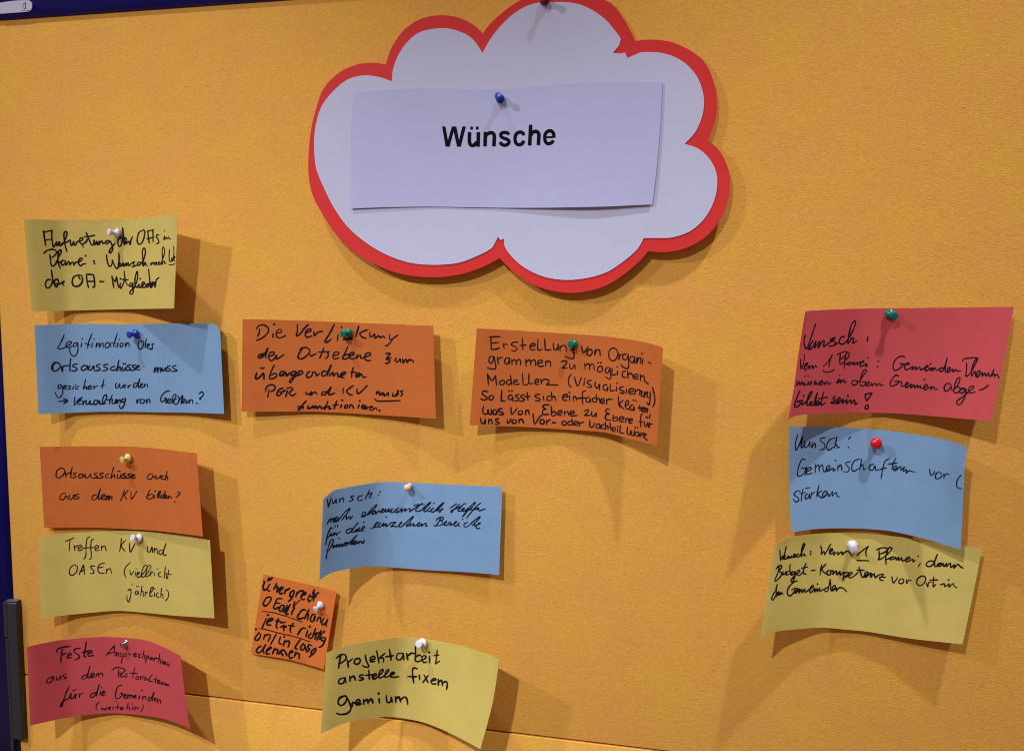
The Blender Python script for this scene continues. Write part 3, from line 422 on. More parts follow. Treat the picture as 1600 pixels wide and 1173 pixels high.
U_ = (505, 760, 7.87); V_ = (570, 775, 12.88); X_ = (660, 775, 12.88)
note('blue note with a cream pin and slanted joined writing, its left end curled forward', 'blue',
     [(505,780),(513,772.5),(523,765),(523,765),(555.6,758.8),(602.5,752.8),(677.5,755.4),(740,758.5),(784.4,760.6)], [(499,907),(509,899),(524,892.5),(555,887),(587.5,884.4),(659,889.6),(734,893.8),(780,898)],
     [(0,74),(0.1,52),(0.33,10),(0.47,3),(0.7,5),(1,12)], [(0,78),(0.1,56),(0.33,15),(0.47,7),(0.7,8),(1,15)],
     [(*U_, '''50,155 62,250 62,250 98,135; 115,160 118,205 140,192 158,150; 158,150 160,198; 205,145 200,190; 203,165 238,137 252,142 248,188; 380,112 345,118 345,135 366,150 350,172 318,178; 485,108 440,120 422,150 440,170 482,158; 570,38 540,100 515,158; 525,120 560,85 595,75 590,100 565,112 565,112 572,135 600,128; 700,62; 682,100'''),
      (*U_, '''75,400 60,430 42,465; 48,452 85,397 100,397 88,440; 90,430 120,387 135,390 122,435 160,412 185,382 168,370 146,395 152,430 185,415 250,330 322,266 320,290 262,368 226,412; 240,388 275,350 286,362 282,400 302,380 330,365 330,398 365,355'''),
      (*U_, '''460,372 510,345 520,312 492,315 475,350 490,370 530,345 590,280 652,221 650,242 600,300 545,352; 555,340 598,310 610,322 604,345 632,322'''),
      (*V_, '''105,345 180,298 215,290 212,352 265,305 302,290 305,322 350,290 385,252 362,250 332,290 338,325 375,318 430,247 402,308 440,300 490,247 472,308 510,292 555,247 520,310 535,330 575,312 640,252 690,240 652,246 622,275 655,292 640,318 600,320; 640,325 690,308 745,242 732,302; 732,318 790,260 822,248 800,308; 800,308 870,255 920,247 895,308 930,290 1000,240 1080,180; 1165,128 1060,222 1022,280 1050,302 1110,290 1160,255; 980,188 1080,165 1205,165; 430,415'''),
      (*X_, '''-30,290 60,200 155,120 150,148 60,240 28,290 55,306 110,262 160,216 112,260 95,290 128,302 175,270; 232,138; 230,240 190,258 170,295 200,318 262,280 350,185 425,125 420,152 340,230 280,300; 292,285 335,262 332,308 352,330; 345,295 398,266 415,246 388,252 366,290 372,318'''),
      (*X_, '''550,245 620,195 690,145; 750,150 690,210 620,280 588,326 576,300 612,270 690,240 790,190; 882,160 860,142 830,155 760,230 716,280 748,302 800,275 840,250 845,235 812,245 792,280 818,300 862,284 950,220 1045,126 1062,142 980,240 900,300 830,388 795,410; 905,265 870,330 835,380; 880,300 850,350 805,404; 1180,130 1100,190 1000,300 885,435; 830,302 930,272 1030,265 1110,256; 1050,270 1108,236 1140,236 1122,265 1150,290 1190,275 1270,250'''),
      (*U_, '''120,508 95,506 78,530 50,600 30,715; 35,638 66,615 98,570 92,602 116,592 136,562 130,602 152,566 164,600 176,570 215,550; 145,470 145,495; 178,468 175,492; 368,520 330,515 285,540 288,570 325,562 370,515 430,440 430,440 370,512 346,556 380,552 418,522 405,556 450,500 432,545 462,536 508,500 500,484 476,504 466,540 494,540; 498,437'''),
      (*V_, '''120,655 190,612 262,535 262,515 226,535 190,590 210,626 262,600 320,525 270,592 280,620 330,595 388,532 368,602 432,545 428,602 480,575 530,530 625,520 625,520 560,572 520,612 560,600 595,600 645,610 702,572 750,516 726,524 690,575 702,616 762,590 880,480 975,400 970,426 900,520 838,582 858,602 930,540 908,602 975,550 990,560 976,600 1012,590 1070,560 1110,526 1082,534 1056,580 1080,602 1150,545 1138,602 1200,550 1238,545 1226,600 1270,592; 430,415'''),
      (*X_, '''275,500 300,450 390,415 430,440 400,470 350,490; 372,420 330,510 280,580; 350,490 400,500 412,540 370,580 310,590; 230,570 258,602 310,572; 420,572 470,530 490,502 462,514 440,560 460,586 520,560 545,522 580,540 552,580 615,560 670,530 690,506 662,514 640,560 662,600 715,565 740,530 716,590 760,592; 812,460; 910,520 850,550 836,600 870,616 932,588 1040,490 1155,405 1150,432 1060,530 1000,592; 1012,572 1058,546 1050,592 1072,590 1130,562 1165,545 1150,530 1102,570 1080,612 1100,646 1160,636'''),
      (*U_, '''130,652 112,646 95,655 75,700 50,790 35,890; 40,800 70,780 110,705 130,655; 112,740 132,715 122,752 170,706 156,746 196,704 192,740 232,698 226,736 256,712 300,685 268,688 250,715 275,724 310,697 415,595 415,595 360,660 332,706 352,702 400,676 400,660 372,670 360,702 388,706 440,668 426,702 466,668 474,694 510,655 486,690 502,690; 195,635''')],
     2.35, ink='ink2', seed=8, right=((783.5,800),(781.5,850)))

A1 = (395, 890, 9.908); A2 = (395, 955, 9.908)
note('small orange note with thick black writing and a white pin, lower left of the centre', 'orange2',
     [(411.5,896.6),(472,910.4),(526,924)], [(391.8,1020.6),(425,1025.5),(457.5,1031.4),(506,1045)],
     [(0,3),(0.5,3),(0.8,3),(1,10)], [(0,6),(0.5,9),(0.8,10),(1,14)],
     [(*A1, '''165,175 185,182 160,250 175,310 215,290; 265,215 225,290 250,325 270,318; 235,160 255,125; 268,150 300,120; 370,205 345,260 320,300; 340,270 385,260 370,345; 400,340 450,295 470,268 430,270 405,320 430,370 462,350; 510,300 490,370; 500,322 575,282; 640,312 590,340 575,400 610,410 645,332 600,440 550,485; 690,340 665,415; 680,370 730,325 790,322; 760,400 820,368 815,345 775,360 745,420 770,455 805,450; 890,380 855,440 870,485 905,455; 930,360 935,340; 955,345 935,420 940,480; 885,412 985,410; 1020,345 970,390 950,440; 950,312''', 3.3),
      (*A1, '''735,462 690,500 650,550''', 1.8),
      (*A1, '''270,415 212,430 165,510 178,550 215,545 265,490 285,432 255,412; 455,445 382,445 345,520 320,580 355,600 400,570; 345,512 420,512; 480,540 432,555 410,620 440,640 475,592 492,548; 482,560 482,650 500,655; 535,540 505,620 495,655; 580,530 535,620 515,685 550,680; 650,490 628,565 645,580 612,640 600,690; 820,620 772,615 720,670 690,730 720,755 790,735; 870,610 800,755; 812,712 862,682 842,780''', 3.2),
      (*A1, '''145,640 300,655 500,710 770,804''', 1.7),
      (*A2, '''960,40 920,50 890,130 930,150 965,65 955,140; 1020,80 990,150; 1010,102 1050,90 1045,160; 1105,100 1065,170 1090,200 1135,165 1160,120 1130,205 1148,225; 210,100 180,170 140,262; 235,52; 218,160 295,132 308,105 262,108 220,160 232,205 282,205; 400,105 370,180 365,235 385,252; 355,142 430,150; 430,172 500,160; 430,240 480,215 520,232 480,250 480,298; 630,175 580,260 590,325; 555,212 645,225; 750,262 692,360; 730,292 778,252 820,265; 850,290 820,385; 880,230; 905,330 860,380 880,410 925,398; 975,255 920,400; 932,352 980,342 960,425; 1060,290 990,440; 965,330 1085,332; 1062,350 1035,425; 1102,310; 1130,402 1080,400 1062,440 1108,452 1130,412 1080,520 1020,552''', 3.3),
      (*A2, '''95,262 200,275 400,330 600,375 760,420 885,465''', 2.0),
      (*A2, '''95,320 60,370 32,420 52,440 92,428 120,370 98,325; 50,270; 190,350 165,430; 175,382 240,352 272,372 235,460; 365,345 270,515; 430,390 405,460 420,500 448,492; 485,385; 500,440 470,530; 490,472 545,452 568,472 545,550; 735,430 672,520 655,565 690,575; 780,490 742,550 752,590 790,580 812,532 782,498; 820,560 832,620; 920,530 872,510 850,550 880,580 835,620; 985,560 930,590 900,640 932,650 982,590 940,650 870,700''', 3.0),
      (*A2, '''130,530 80,560 55,610 80,635 130,612 200,510 200,510 160,592 175,640; 205,612 285,562 270,546 222,590 212,648 262,650; 340,560 305,650; 330,592 388,582 372,650; 425,600 402,660; 480,582 435,622 470,680; 500,610 530,680; 450,592 490,604; 562,642 618,622 600,602 562,650 576,720 622,705; 670,620 642,700; 662,652 715,648 715,735''', 3.4)],
     3.4, seed=9, name='small_note', wav=0.2)

Nv = (490, 985, 5.333)
note('yellow note with a white pin starting Projektarbeit, right of the small orange note', 'yellow',
     [(509.7,1019.7),(535,1010),(561,1003.8),(597,998.5),(632.5,994.8),(665,998),(700,1003.8),(742,1015),(779.7,1029.6)], [(501,1146),(520,1137),(540.6,1128.4),(572,1122.5),(606,1119),(636,1122.5),(668,1130),(708,1147),(750.6,1169.7)],
     [(0,70),(0.2,44),(0.46,6),(0.6,5),(0.8,28),(1,66)], [(0,74),(0.2,46),(0.44,8),(0.6,10),(0.8,34),(1,66)],
     [(*Nv, '''225,210 215,260 208,310; 185,230 225,200 262,198 270,230 240,260 212,270; 280,240 290,305; 285,265 325,230; 375,225 345,240 340,270 370,275 390,245 370,225; 430,200 440,250 460,295 430,300 405,285; 470,245 510,230 500,210 475,225 475,255 512,252; 525,165 535,215 545,265; 595,185 550,225 580,225 582,258; 630,150 640,200 645,245; 600,215 665,205; 735,185 700,190 690,230 720,240 745,205 745,185 752,240; 775,185 785,240; 782,210 815,185 848,190'''),
      (*Nv, '''848,130 850,190 850,250 890,250 905,225 880,200 850,220; 915,240 938,218 920,205 905,225 915,260 945,258; 965,210 968,268; 962,178; 1030,160 1025,220 1015,275 1015,275 1050,250; 1005,205 1045,200''', 2.9),
      (*Nv, '''250,390 215,405 210,435 245,435 260,400 262,390 270,435; 300,375 305,420; 305,395 335,375 347,410; 415,365 385,370 385,385 415,395 395,410 375,408; 460,325 462,370 465,405; 430,370 490,362; 490,385 525,365 510,355 490,375 500,400 530,385 575,340 575,320 550,340 545,390 585,375 625,335 620,320 600,345 595,385 640,370 672,350 655,345 640,365 650,385 710,380'''),
      (*Nv, '''865,315 830,310 825,360 835,435; 785,380 860,380; 880,365 885,405; 920,365 955,430; 955,370 910,430; 980,420 1020,405 1005,395 980,415 990,440 1022,440; 1040,400 1040,455; 1040,430 1065,410 1075,455; 1075,435 1100,420 1115,440 1108,488'''),
      (*Nv, '''250,540 215,560 205,600 230,620 265,595 275,550 255,540 230,555; 275,550 300,600 310,650 280,685 230,695 190,685; 295,600 320,630 325,595 355,605 385,590 375,570 355,585 360,615 400,605; 415,570 420,615; 420,590 445,570 455,605; 455,590 480,565 495,600; 545,560 548,600; 542,520; 605,535 612,590 640,590 648,550 655,595; 682,545 685,595; 685,570 710,548 725,590; 725,575 750,552 775,560 785,610''', 3.3)],
     3.1, seed=10, right=((776,1060),(768,1105)))

O = (1220, 470, 5.865); P = (1390, 470, 5.865)
note('red note with a green pin, Wunsch and four lines, topmost at the right', 'pink',
     [(1257.9,491),(1260,487.5),(1266,485.5),(1339,482.3),(1406,481.5),(1500,480.5),(1584,479.4)], [(1231.6,655.5),(1242,650),(1258,647.5),(1288,645.6),(1365,644.8),(1419.5,647),(1516,655),(1550,657.8)],
     [(0,62),(0.06,50),(0.28,10),(0.4,3),(0.7,8),(1,20)], [(0,72),(0.08,58),(0.3,18),(0.45,8),(0.7,20),(1,48)],
     [(*O, '''225,310 212,380 235,440 275,340 318,212; 295,360 255,440 290,425 322,368 310,430 355,368 342,430 378,372 398,372 392,415 440,385 500,335 460,350 460,365 500,375 480,410 440,412 480,410 530,380; 585,325 550,335 535,380 570,395 615,350 670,250 685,190 665,190 640,240 620,330 615,390 650,340 665,350 660,385 700,365; 797,328 792,372''', 2.6),
      (*O, '''180,530 185,620 210,560 215,490; 205,620 245,580 235,570 215,600 225,635 262,590 258,625 288,590 292,620 315,592 328,608; 388,598 430,560 472,490 472,490 450,550 440,605; 388,632 400,650 440,650 492,630; 515,495 560,470 600,465 600,490 570,520 550,530; 545,490 540,540 545,580 575,560 620,510 625,475 600,480 585,550 580,620; 575,580 600,575 640,560 615,570 612,585 640,580 655,560 660,582 675,560 672,588 698,560 700,588 722,562 760,560 752,550 730,570 735,600 785,575 778,600 800,590; 800,520; 893,550; 887,600''', 2.2),
      (*P, '''145,520 115,505 60,530 32,590 45,635 90,620 125,580 90,575; 125,582 180,580 165,565 138,590 148,630 185,618 212,600 205,630 240,602 240,630 275,605 285,632 320,615 355,600 345,590 325,610 335,640 375,612 370,638 398,610 392,640 420,612 428,640 455,620 490,612 462,618 460,645 490,635 520,560 527,525 512,590 515,655 555,620 545,610 530,630 540,655 580,625 580,650 605,630 615,642 655,640; 375,577; 665,550 690,530 750,522 810,520; 705,565 705,630 700,690 740,660 790,570 805,530 780,550 755,620 750,690 780,645 790,690 830,650 815,640 795,670 805,700 850,655 848,690 875,660 882,690 908,660 912,692 940,670 955,630 945,650 930,690 960,668 962,695 980,670 995,690 1005,710''', 2.5),
      (*O, '''150,730 145,775 170,738 175,770 195,738 202,770 218,742 218,770 242,765 252,740 260,768 285,750 265,745 280,735; 220,690; 250,688; 300,768 330,752 302,745 322,730; 330,768 350,755 385,740 370,730 350,755 365,770 405,745 402,768 428,740 440,765 460,745; 505,755 535,712 522,750 552,722 548,750 578,720 582,745 605,740; 540,680; 690,728 658,732 652,762 682,770 702,745 690,728 715,738 750,690 785,640 765,630 740,680 725,750 738,778 770,768 772,740 742,742; 778,766 815,752 805,738 782,752 790,780 825,768; 832,750 838,780 845,762 866,754; 875,752 872,778 905,754 914,772 937,770''', 2.2),
      (*P, '''85,690 55,680 15,730 5,770 25,780 70,760 85,735 45,740; 85,738 110,745 108,780 140,775 170,755 160,745 145,770 155,795 195,760 192,795 222,765 228,795 255,770 258,795 282,775 285,798 312,795 350,780 335,765 315,785 325,815 380,785 378,812 402,785 415,810 440,805; 320,720; 568,768 530,755 502,785 508,822 540,818 562,780 570,815 590,812 635,750 645,705 620,715 595,780 590,835 625,838 648,808 625,785 600,805; 648,815 690,800 650,805 645,840 675,840 700,805 690,880 650,945 620,945 620,915 670,880 725,830 770,795 760,780 730,795 730,840 785,835; 820,815 850,810 910,770''', 2.5),
      (*O, '''175,820 150,880 125,960 150,968 178,940 168,915 150,925 200,910 190,948 225,930 270,870 285,830 260,850 240,920 245,955 290,925 270,930 275,955 305,940 335,840 315,900 312,955 350,930 340,915 325,930 335,955 375,925; 395,830 375,900 370,955 410,930; 345,895 430,880; 208,870; 500,870 478,890 500,910 460,930 500,935 545,895 530,885 515,910 520,940 570,900 562,935 605,903 600,940 640,905 645,938 675,905 680,945 700,935; 615,870; 770,855 835,845 810,880 785,915 770,855; 785,950 770,975 780,992 800,980 800,955 785,950''', 2.7)],
     2.4, seed=11, left=((1248,552),(1240.5,606)), right=((1574,535),(1561,600)))

Qv = (1220, 660, 5.333)
note('blue note with a round red pin, starting Wunsch: Gemeinschaften, in the right column', 'blue',
     [(1234,666.6),(1295,667),(1340,669),(1379,672),(1445,680.6),(1480,688),(1511,697.5)], [(1237,831.6),(1276,826),(1332.5,825),(1380,828),(1407.5,832.5),(1454,843.8),(1501,858.8)],
     [(0,14),(0.25,6),(0.48,3),(0.7,12),(0.9,36),(1,56)], [(0,18),(0.25,10),(0.48,8),(0.7,18),(0.9,40),(1,52)],
     [(*Qv, '''140,98 122,170 125,230 150,190 180,115 172,165 172,212 190,190 202,150 198,205 225,195 242,158 240,205; 262,160 258,210 282,170 290,212; 370,125 335,130 330,150 365,180 360,215 325,228; 455,125 405,145 380,200 400,228 440,200; 468,115 445,215; 450,195 465,180 472,208 492,200; 582,118 565,135; 563,205'''),
      (*Qv, '''205,310 175,305 145,380 142,445 185,430 205,385 170,380; 205,385 215,370 205,440; 215,410 255,385 245,370 220,390 220,430 262,418; 290,345 285,415; 287,380 315,350 320,405; 322,375 345,350 358,408 380,395 410,370 400,355 380,375 385,405 435,380 438,402 455,388; 455,315; 475,355 475,400; 478,375 500,350 510,400; 580,325 545,330 545,350 570,380 555,410 525,405; 660,300 610,320 590,375 605,405 650,380; 675,300 655,395; 660,370 682,348 690,390 705,380; 775,345 745,355 735,385 765,395 785,360 792,395 820,390; 905,300 870,320 850,380 835,465; 820,390 880,375; 960,295 935,340 925,390; 895,345 970,335; 925,390 970,380 960,360 940,375 950,400 1000,365 1000,395 1030,370 1020,405 1050,390 1045,420 1070,400 1115,412'''),
      (*Qv, '''1240,385 1250,435 1275,425 1285,400; 1320,410 1295,425 1290,460 1320,465 1345,435 1320,410; 1360,425 1360,465; 1362,445 1385,425 1405,435; 1505,435 1475,470 1465,520 1480,545 1510,548'''),
      (*Qv, '''160,570 130,570 110,600 140,620 150,645 125,660 105,635; 185,550 175,600 170,655; 155,590 205,580; 225,590 205,605 205,635 230,620 238,595 242,635; 205,545 245,540; 255,580 250,630; 255,600 282,575; 320,520 305,570 300,620; 342,565 308,592 345,625 385,585 370,570 350,590 355,620 395,590 400,615 432,572 428,610 460,580 470,610 487,618''')],
     2.15, ink='ink2', seed=12, left=((1233,710),(1234,780)), right=((1507,735),(1504,800)))

Rv = (1190, 830, 4.571); Z_ = (1200, 840, 8.99)
note('yellow note with a white pin starting Wunsch: Wenn, lowest in the right column', 'yellow',
     [(1215,849),(1223,844),(1234,838.8),(1234,838.8),(1273,834),(1304,832.5),(1352,834),(1409,838.8),(1452,847),(1534.6,856)], [(1188,997.5),(1198,992),(1212,986.4),(1245,982.5),(1284,980),(1320,983),(1356,986.4),(1422,997),(1504,1006)],
     [(0,50),(0.07,38),(0.25,11),(0.4,3),(0.7,8),(1,22)], [(0,58),(0.09,44),(0.28,16),(0.45,9),(0.7,14),(1,28)],
     [(*Z_, '''165,160 175,318 175,318 205,250 210,300 210,300 235,210 255,120; 245,245 225,290 255,290 288,250 280,288 305,262 312,282 330,250 342,272 380,230 360,236 382,262 350,270; 430,225 402,235 402,260 440,255 490,160 515,92 500,80 475,150 465,258 490,228 512,222 508,250 535,243; 598,188; 598,225'''),
      (*Z_, '''740,110 752,170 747,228 785,185 792,238 792,238 835,165 880,85; 860,205 905,172 900,150 872,165 865,215 895,222 932,190 922,240 962,200 982,205 978,235 1020,200 1040,198 1042,235 1085,195 1135,190 1170,250'''),
      (*Rv, '''680,170 720,135 762,105 762,105 745,140 748,175; 680,205 765,208; 820,130 860,115 895,120 890,140 860,155 840,160; 838,135 840,180 835,200 870,185 910,150 930,120 910,115 895,150 885,190 890,235; 885,200 945,180 920,185 920,200 945,195 958,182 962,203 978,182 978,205 1000,187 1002,208 1030,200 1060,190 1050,180 1030,195 1035,215 1080,198 1080,215 1098,205; 1118,175; 1135,225 1120,250'''),
      (*Rv, '''1238,214 1200,210 1176,230 1185,248 1215,242 1240,205 1255,160 1237,210 1240,250 1285,225 1260,230 1255,245 1280,245 1297,228 1302,250 1322,225 1318,250 1348,225 1352,255 1378,235 1374,260 1402,232 1415,245 1440,262''', 2.6),
      (*Z_, '''155,400 140,480 98,580; 110,440 140,400 188,385 185,420 150,458 182,480 190,512 150,570 102,606 95,585; 212,470 205,510 238,500 252,468 252,510; 290,465 262,480 256,518 292,505; 310,365 306,440 316,515; 370,470 332,480 326,514 360,505 380,470 376,540 342,616 320,600 345,560 402,505 445,470 435,450 406,470 406,510 442,520 485,485; 535,350 502,430 498,490 535,508; 470,422 555,405; 605,455 665,452'''),
      (*Rv, '''430,235 420,280 418,310; 460,230 430,270 465,305; 480,275 465,290 475,310 495,300 490,280 512,282 508,305 532,280 538,308 558,285 562,310 590,285; 590,285 585,320 580,350; 585,300 610,290 620,300 595,325 645,300 635,290 620,305 630,330 662,315 690,290; 695,250 705,290 722,325 760,297 750,287 737,302 742,325 780,295 778,325 802,300 812,328 835,310 870,305 842,338 870,350; 680,275 735,275; 840,325 885,325''', 2.6),
      (*Rv, '''930,320 940,365 960,345 970,325; 1000,335 980,350 985,370 1010,365 1015,345 1000,335; 1035,340 1037,370 1050,345 1068,350; 1145,315 1115,335 1108,370 1135,385 1165,360 1170,325 1140,315; 1175,365 1187,395 1192,365 1215,358; 1230,320 1225,390 1245,375; 1200,345 1260,345; 1275,380 1305,372 1308,392 1340,373 1338,395 1368,370 1375,388 1395,400; 1335,345'''),
      (*Z_, '''130,645 112,730 126,830; 108,740 72,790 50,850 65,870 96,830 120,770; 132,790 156,762 146,750 130,782 148,800 178,762 172,795 198,765 206,792; 415,605 372,610 292,690 270,770 300,812 345,782 385,705 330,730; 385,710 362,770 412,722 400,702 376,730 386,776 440,712 432,770 472,718 476,766 512,715 520,760 560,735 638,684 620,665 586,720 600,766 660,702 650,756 692,708 690,752 728,705 728,745 790,715; 695,645; 840,690 802,710 802,745 840,735 872,580 872,580 880,660 888,742 945,692 935,665 906,690 906,740 960,700 958,742 1000,698 1040,700 1070,715 1105,755''')],
     2.45, seed=13, left=((1207.5,870),(1198,935)), right=((1520,930),))
# ---------------------------------------------------------------- cloud and title sheet
def z2(pts, ox=460, oy=0, s=2.2857): return [(ox + x / s, oy + y / s) for x, y in pts]
outer = z2([(672,122),(672,122),(700,85),(750,40),(800,5),(850,-20),(900,-34),(960,-38),(1030,-28),(1085,-8),(1130,12),(1160,45),(1192,95),(1218,147),(1218,147),
  (1280,142),(1350,152),(1420,185),(1470,230),(1500,300),(1510,370),(1500,440),(1477,502),(1477,502),(1515,535),(1545,590),(1556,650),(1548,720),(1520,785),(1470,845),(1400,885),(1330,900),(1263,898),(1263,898),
  (1230,935),(1170,985),(1100,1025),(1010,1045),(930,1040),(850,1015),(780,968),(733,922),(733,922),(680,950),(600,978),(500,990),(390,980),(300,950),(215,900),(150,840),(100,765),(68,705),(52,640),(50,560),(60,460),(80,380),(105,315),(160,260),(220,232),(280,225),(326,231),(326,231),
  (345,175),(380,120),(420,85),(470,62),(530,55),(590,65),(640,90),(672,122)])
inner = z2([(348,292),(348,292),(352,250),(370,200),(400,155),(440,120),(490,105),(550,103),(610,122),(645,150),(672,190),(672,190),(700,140),(740,90),(790,45),(850,15),(920,8),(1000,12),(1060,35),(1110,70),(1145,110),(1166,140),(1166,140),(1158,165),(1137,190),(1137,190),(1165,192),(1180,188),(1180,188),(1190,208),(1190,208),(1225,193),(1245,187),(1310,190),(1370,210),(1420,250),(1450,300),(1463,360),(1455,420),(1430,475),(1393,515),(1393,515),(1440,530),(1480,565),(1505,610),(1510,660),(1498,720),(1465,780),(1415,825),(1350,848),(1290,850),(1248,850),(1248,850),
  (1225,890),(1180,930),(1120,970),(1050,992),(970,1000),(890,988),(820,955),(775,915),(752,882),(748,852),(748,852),(737,858),(737,858),(727,846),(727,846),(715,870),(700,890),(640,920),(580,940),(500,946),(420,940),(340,915),(260,870),(190,810),(140,740),(105,670),(80,610),(72,560),(71,490),(80,430),(100,375),(140,325),(190,285),(250,270),(310,278),(348,292)])
def cloud_h(x, y): return 3.0 + max(0, (y - 60)) * 0.030 + ((x - 800) / 330) ** 2 * 3.5
def inside(p, poly):
    c = False; j = len(poly) - 1
    for i in range(len(poly)):
        a, b = poly[i], poly[j]
        if (a[1] > p[1]) != (b[1] > p[1]) and p[0] < (b[0]-a[0]) * (p[1]-a[1]) / (b[1]-a[1]) + a[0]: c = not c
        j = i
    return c
def cutout(pts, extra, n=4, spacing=34):
    from mathutils.geometry import delaunay_2d_cdt
    poly = catmull(pts, n)
    clean = [poly[0]]
    for q in poly[1:]:
        if math.dist(q, clean[-1]) > 0.3: clean.append(q)
    if math.dist(clean[0], clean[-1]) < 0.5: clean.pop()
    m = len(clean); allp = list(clean)
    xs = [p[0] for p in clean]; ys = [p[1] for p in clean]
    y = min(ys)
    while y < max(ys):
        x = min(xs)
        while x < max(xs):
            if inside((x, y), clean) and min(math.dist((x, y), q) for q in clean[::2]) > 9: allp.append((x, y))
            x += spacing
        y += spacing
    vs, es, fs, *_ = delaunay_2d_cdt([Vector(p) for p in allp], [(i, (i+1) % m) for i in range(m)], [], 1, 0.01)
    V = [Q(v.x, v.y, cloud_h(v.x, v.y) + extra) for v in vs]
    fs = [tuple(f) for f in fs]
    out = []
    for f in fs:
        n_ = (V[f[1]] - V[f[0]]).cross(V[f[2]] - V[f[0]])
        out.append(f if n_.y < 0 else f[::-1])
    return V, out
cloud = thing('cloud_sign', 'large white cloud shape with a broad red border, at the top of the board', 'cloud sign', Vector((Q(800, 230).x, 0, Q(800, 450).z)))
V, Fc = cutout(outer, 0.0); o = link('red_border', mesh(V, Fc), M['red'], cloud, True); solid(o, 0.0009)
V, Fc = cutout(inner, 1.1); o = link('white_sheet', mesh(V, Fc), M['white'], cloud, True); solid(o, 0.0005)

def base(x, y): return cloud_h(x, y) + 1.1
T = [(552,145),(600,140.5),(670,138),(775,140),(840,135),(902,130.4),(970,128.5),(1035,128)]
Bt = [(547.5,326),(600,324),(670,323),(775,324.6),(853.7,324.6),(941,323),(985,321),(1019,319.5)]
vs, fs = sheet_geometry(T, Bt, ((548.5,200),(547.5,265)), ((1032,190),(1026,262)),
    [(0, base(552,145)+1.6), (0.3, base(700,140)+1.0), (0.48, base(780,140)+0.7), (0.75, base(910,130)+2.0), (1, base(1035,128)+2.6)],
    [(0, base(548,326)+3.0), (0.3, base(700,324)+1.2), (0.5, base(790,324)+1.5), (0.8, base(940,323)+6.0), (1, base(1020,320)+3.5)], wav=0.5, seed=20)
# the sheet's lower part presses flat on the card behind: only edges lift
sheet = thing('title_sheet', 'white printed sheet reading Wünsche, pinned on the cloud', 'paper sheet', Vector((Q(790, 230).x, 0, Q(790, 325).z)))
o = link('sheet', mesh(vs, fs), M['paper'], sheet, True); solid(o, 0.00012)
tree = BVHTree.FromPolygons(vs, fs)
S = (680, 185, 16.0); Tt = (770, 185, 16.0)
def glyph(polys, strokes, w):
    me = ribbon_mesh(tree, strokes, w, steady=True)
    V = [v.co.copy() for v in me.vertices]; Fs = [tuple(p.vertices) for p in me.polygons]
    for pl in polys:
        k = len(V)
        for x, y in pl:
            d = (c_right * (x - 800) + c_down * (y - 586.5) + c_fwd * F).normalized()
            hit, nrm, _, _ = tree.ray_cast(CAM, d); V.append(hit - (nrm if nrm.dot(d) > 0 else -nrm) * 0.0001)
        Fs.append(tuple(range(k, len(V))))
    me = mesh(V, Fs)
    bm = bmesh.new(); bm.from_mesh(me); bmesh.ops.triangulate(bm, faces=[f for f in bm.faces if len(f.verts) > 4]); bm.to_mesh(me); bm.free()
    return link('printed_letter', me, M['toner'], sheet)
glyph(parse('172,205 255,205 318,545 418,205 528,205 597,545 678,205 768,205 642,712 545,712 462,335 360,712 258,712', *S), [], 5)
glyph(parse('875,210 945,210 945,285 875,285; 1015,210 1085,210 1085,285 1015,285', *S), parse('862,345 855,470 855,570 872,645 925,680 990,660 1040,590; 1080,345 1072,712', *S), 5.7)
glyph([], parse('1257,342 1245,704; 1255,470 1285,405 1370,366 1440,372 1475,425 1478,500 1466,704', *S), 5.7)
glyph([], parse('395,415 372,372 310,355 240,362 200,405 210,455 255,492 340,520 400,560 402,615 355,662 290,675 222,650 182,595', *Tt), 5.3)
glyph([], parse('778,425 750,372 690,345 610,372 565,440 555,520 572,605 620,655 680,660 740,628 775,560', *Tt), 5.4)
glyph([], parse('947,162 922,682; 950,430 985,358 1060,330 1120,345 1150,400 1150,480 1140,672', *Tt), 5.7)
glyph([], parse('1525,400 1480,332 1420,312 1350,342 1305,420 1300,510 1320,590 1370,635 1430,630 1480,602 1515,552', *Tt), 5.3)
glyph(parse('1340,450 1562,445 1562,492 1340,500', *Tt), parse('1420,312 1480,332 1520,385 1528,470', *Tt), 5.2)

# ---------------------------------------------------------------- badge on the rail
# where the rail's front face meets the view line
rt = BVHTree.FromObject(rail, bpy.context.evaluated_depsgraph_get()) if False else None
me = rail.data
rtree = BVHTree.FromPolygons([v.co.copy() for v in me.vertices], [tuple(p.vertices) for p in me.polygons])
def on(treex, x, y, lift):
    d = (c_right * (x - 800) + c_down * (y - 586.5) + c_fwd * F).normalized()
    hit, nrm, _, _ = treex.ray_cast(CAM, d)
    if hit is None: return None
    return hit + Vector((0, -lift, 0))
def patch(name, pts, m, lift, parent, th):
    V = [on(rtree, x, y, lift) for x, y in pts]
    if any(v is None for v in V): return None
    yy = min(v.y for v in V); V = [Vector((v.x, yy, v.z)) for v in V]
    f = tuple(range(len(V))); n_ = (V[1] - V[0]).cross(V[2] - V[0])
    if n_.y > 0: f = f[::-1]
    o = link(name, mesh(V, [f]), m, parent); solid(o, th); return o
bd = [(2,4.5),(20,2),(33,1.2),(42,0.9),(46.5,1.6),(49.5,4),(50.8,8),(50.4,13),(48.2,17),(44.5,18.9),(33,19.9),(20,20.8),(2,22.2),(-2,19),(-3,13),(-2,8)]
patch('badge', bd, M['badge'], 0.0004, rail, 0.0012)
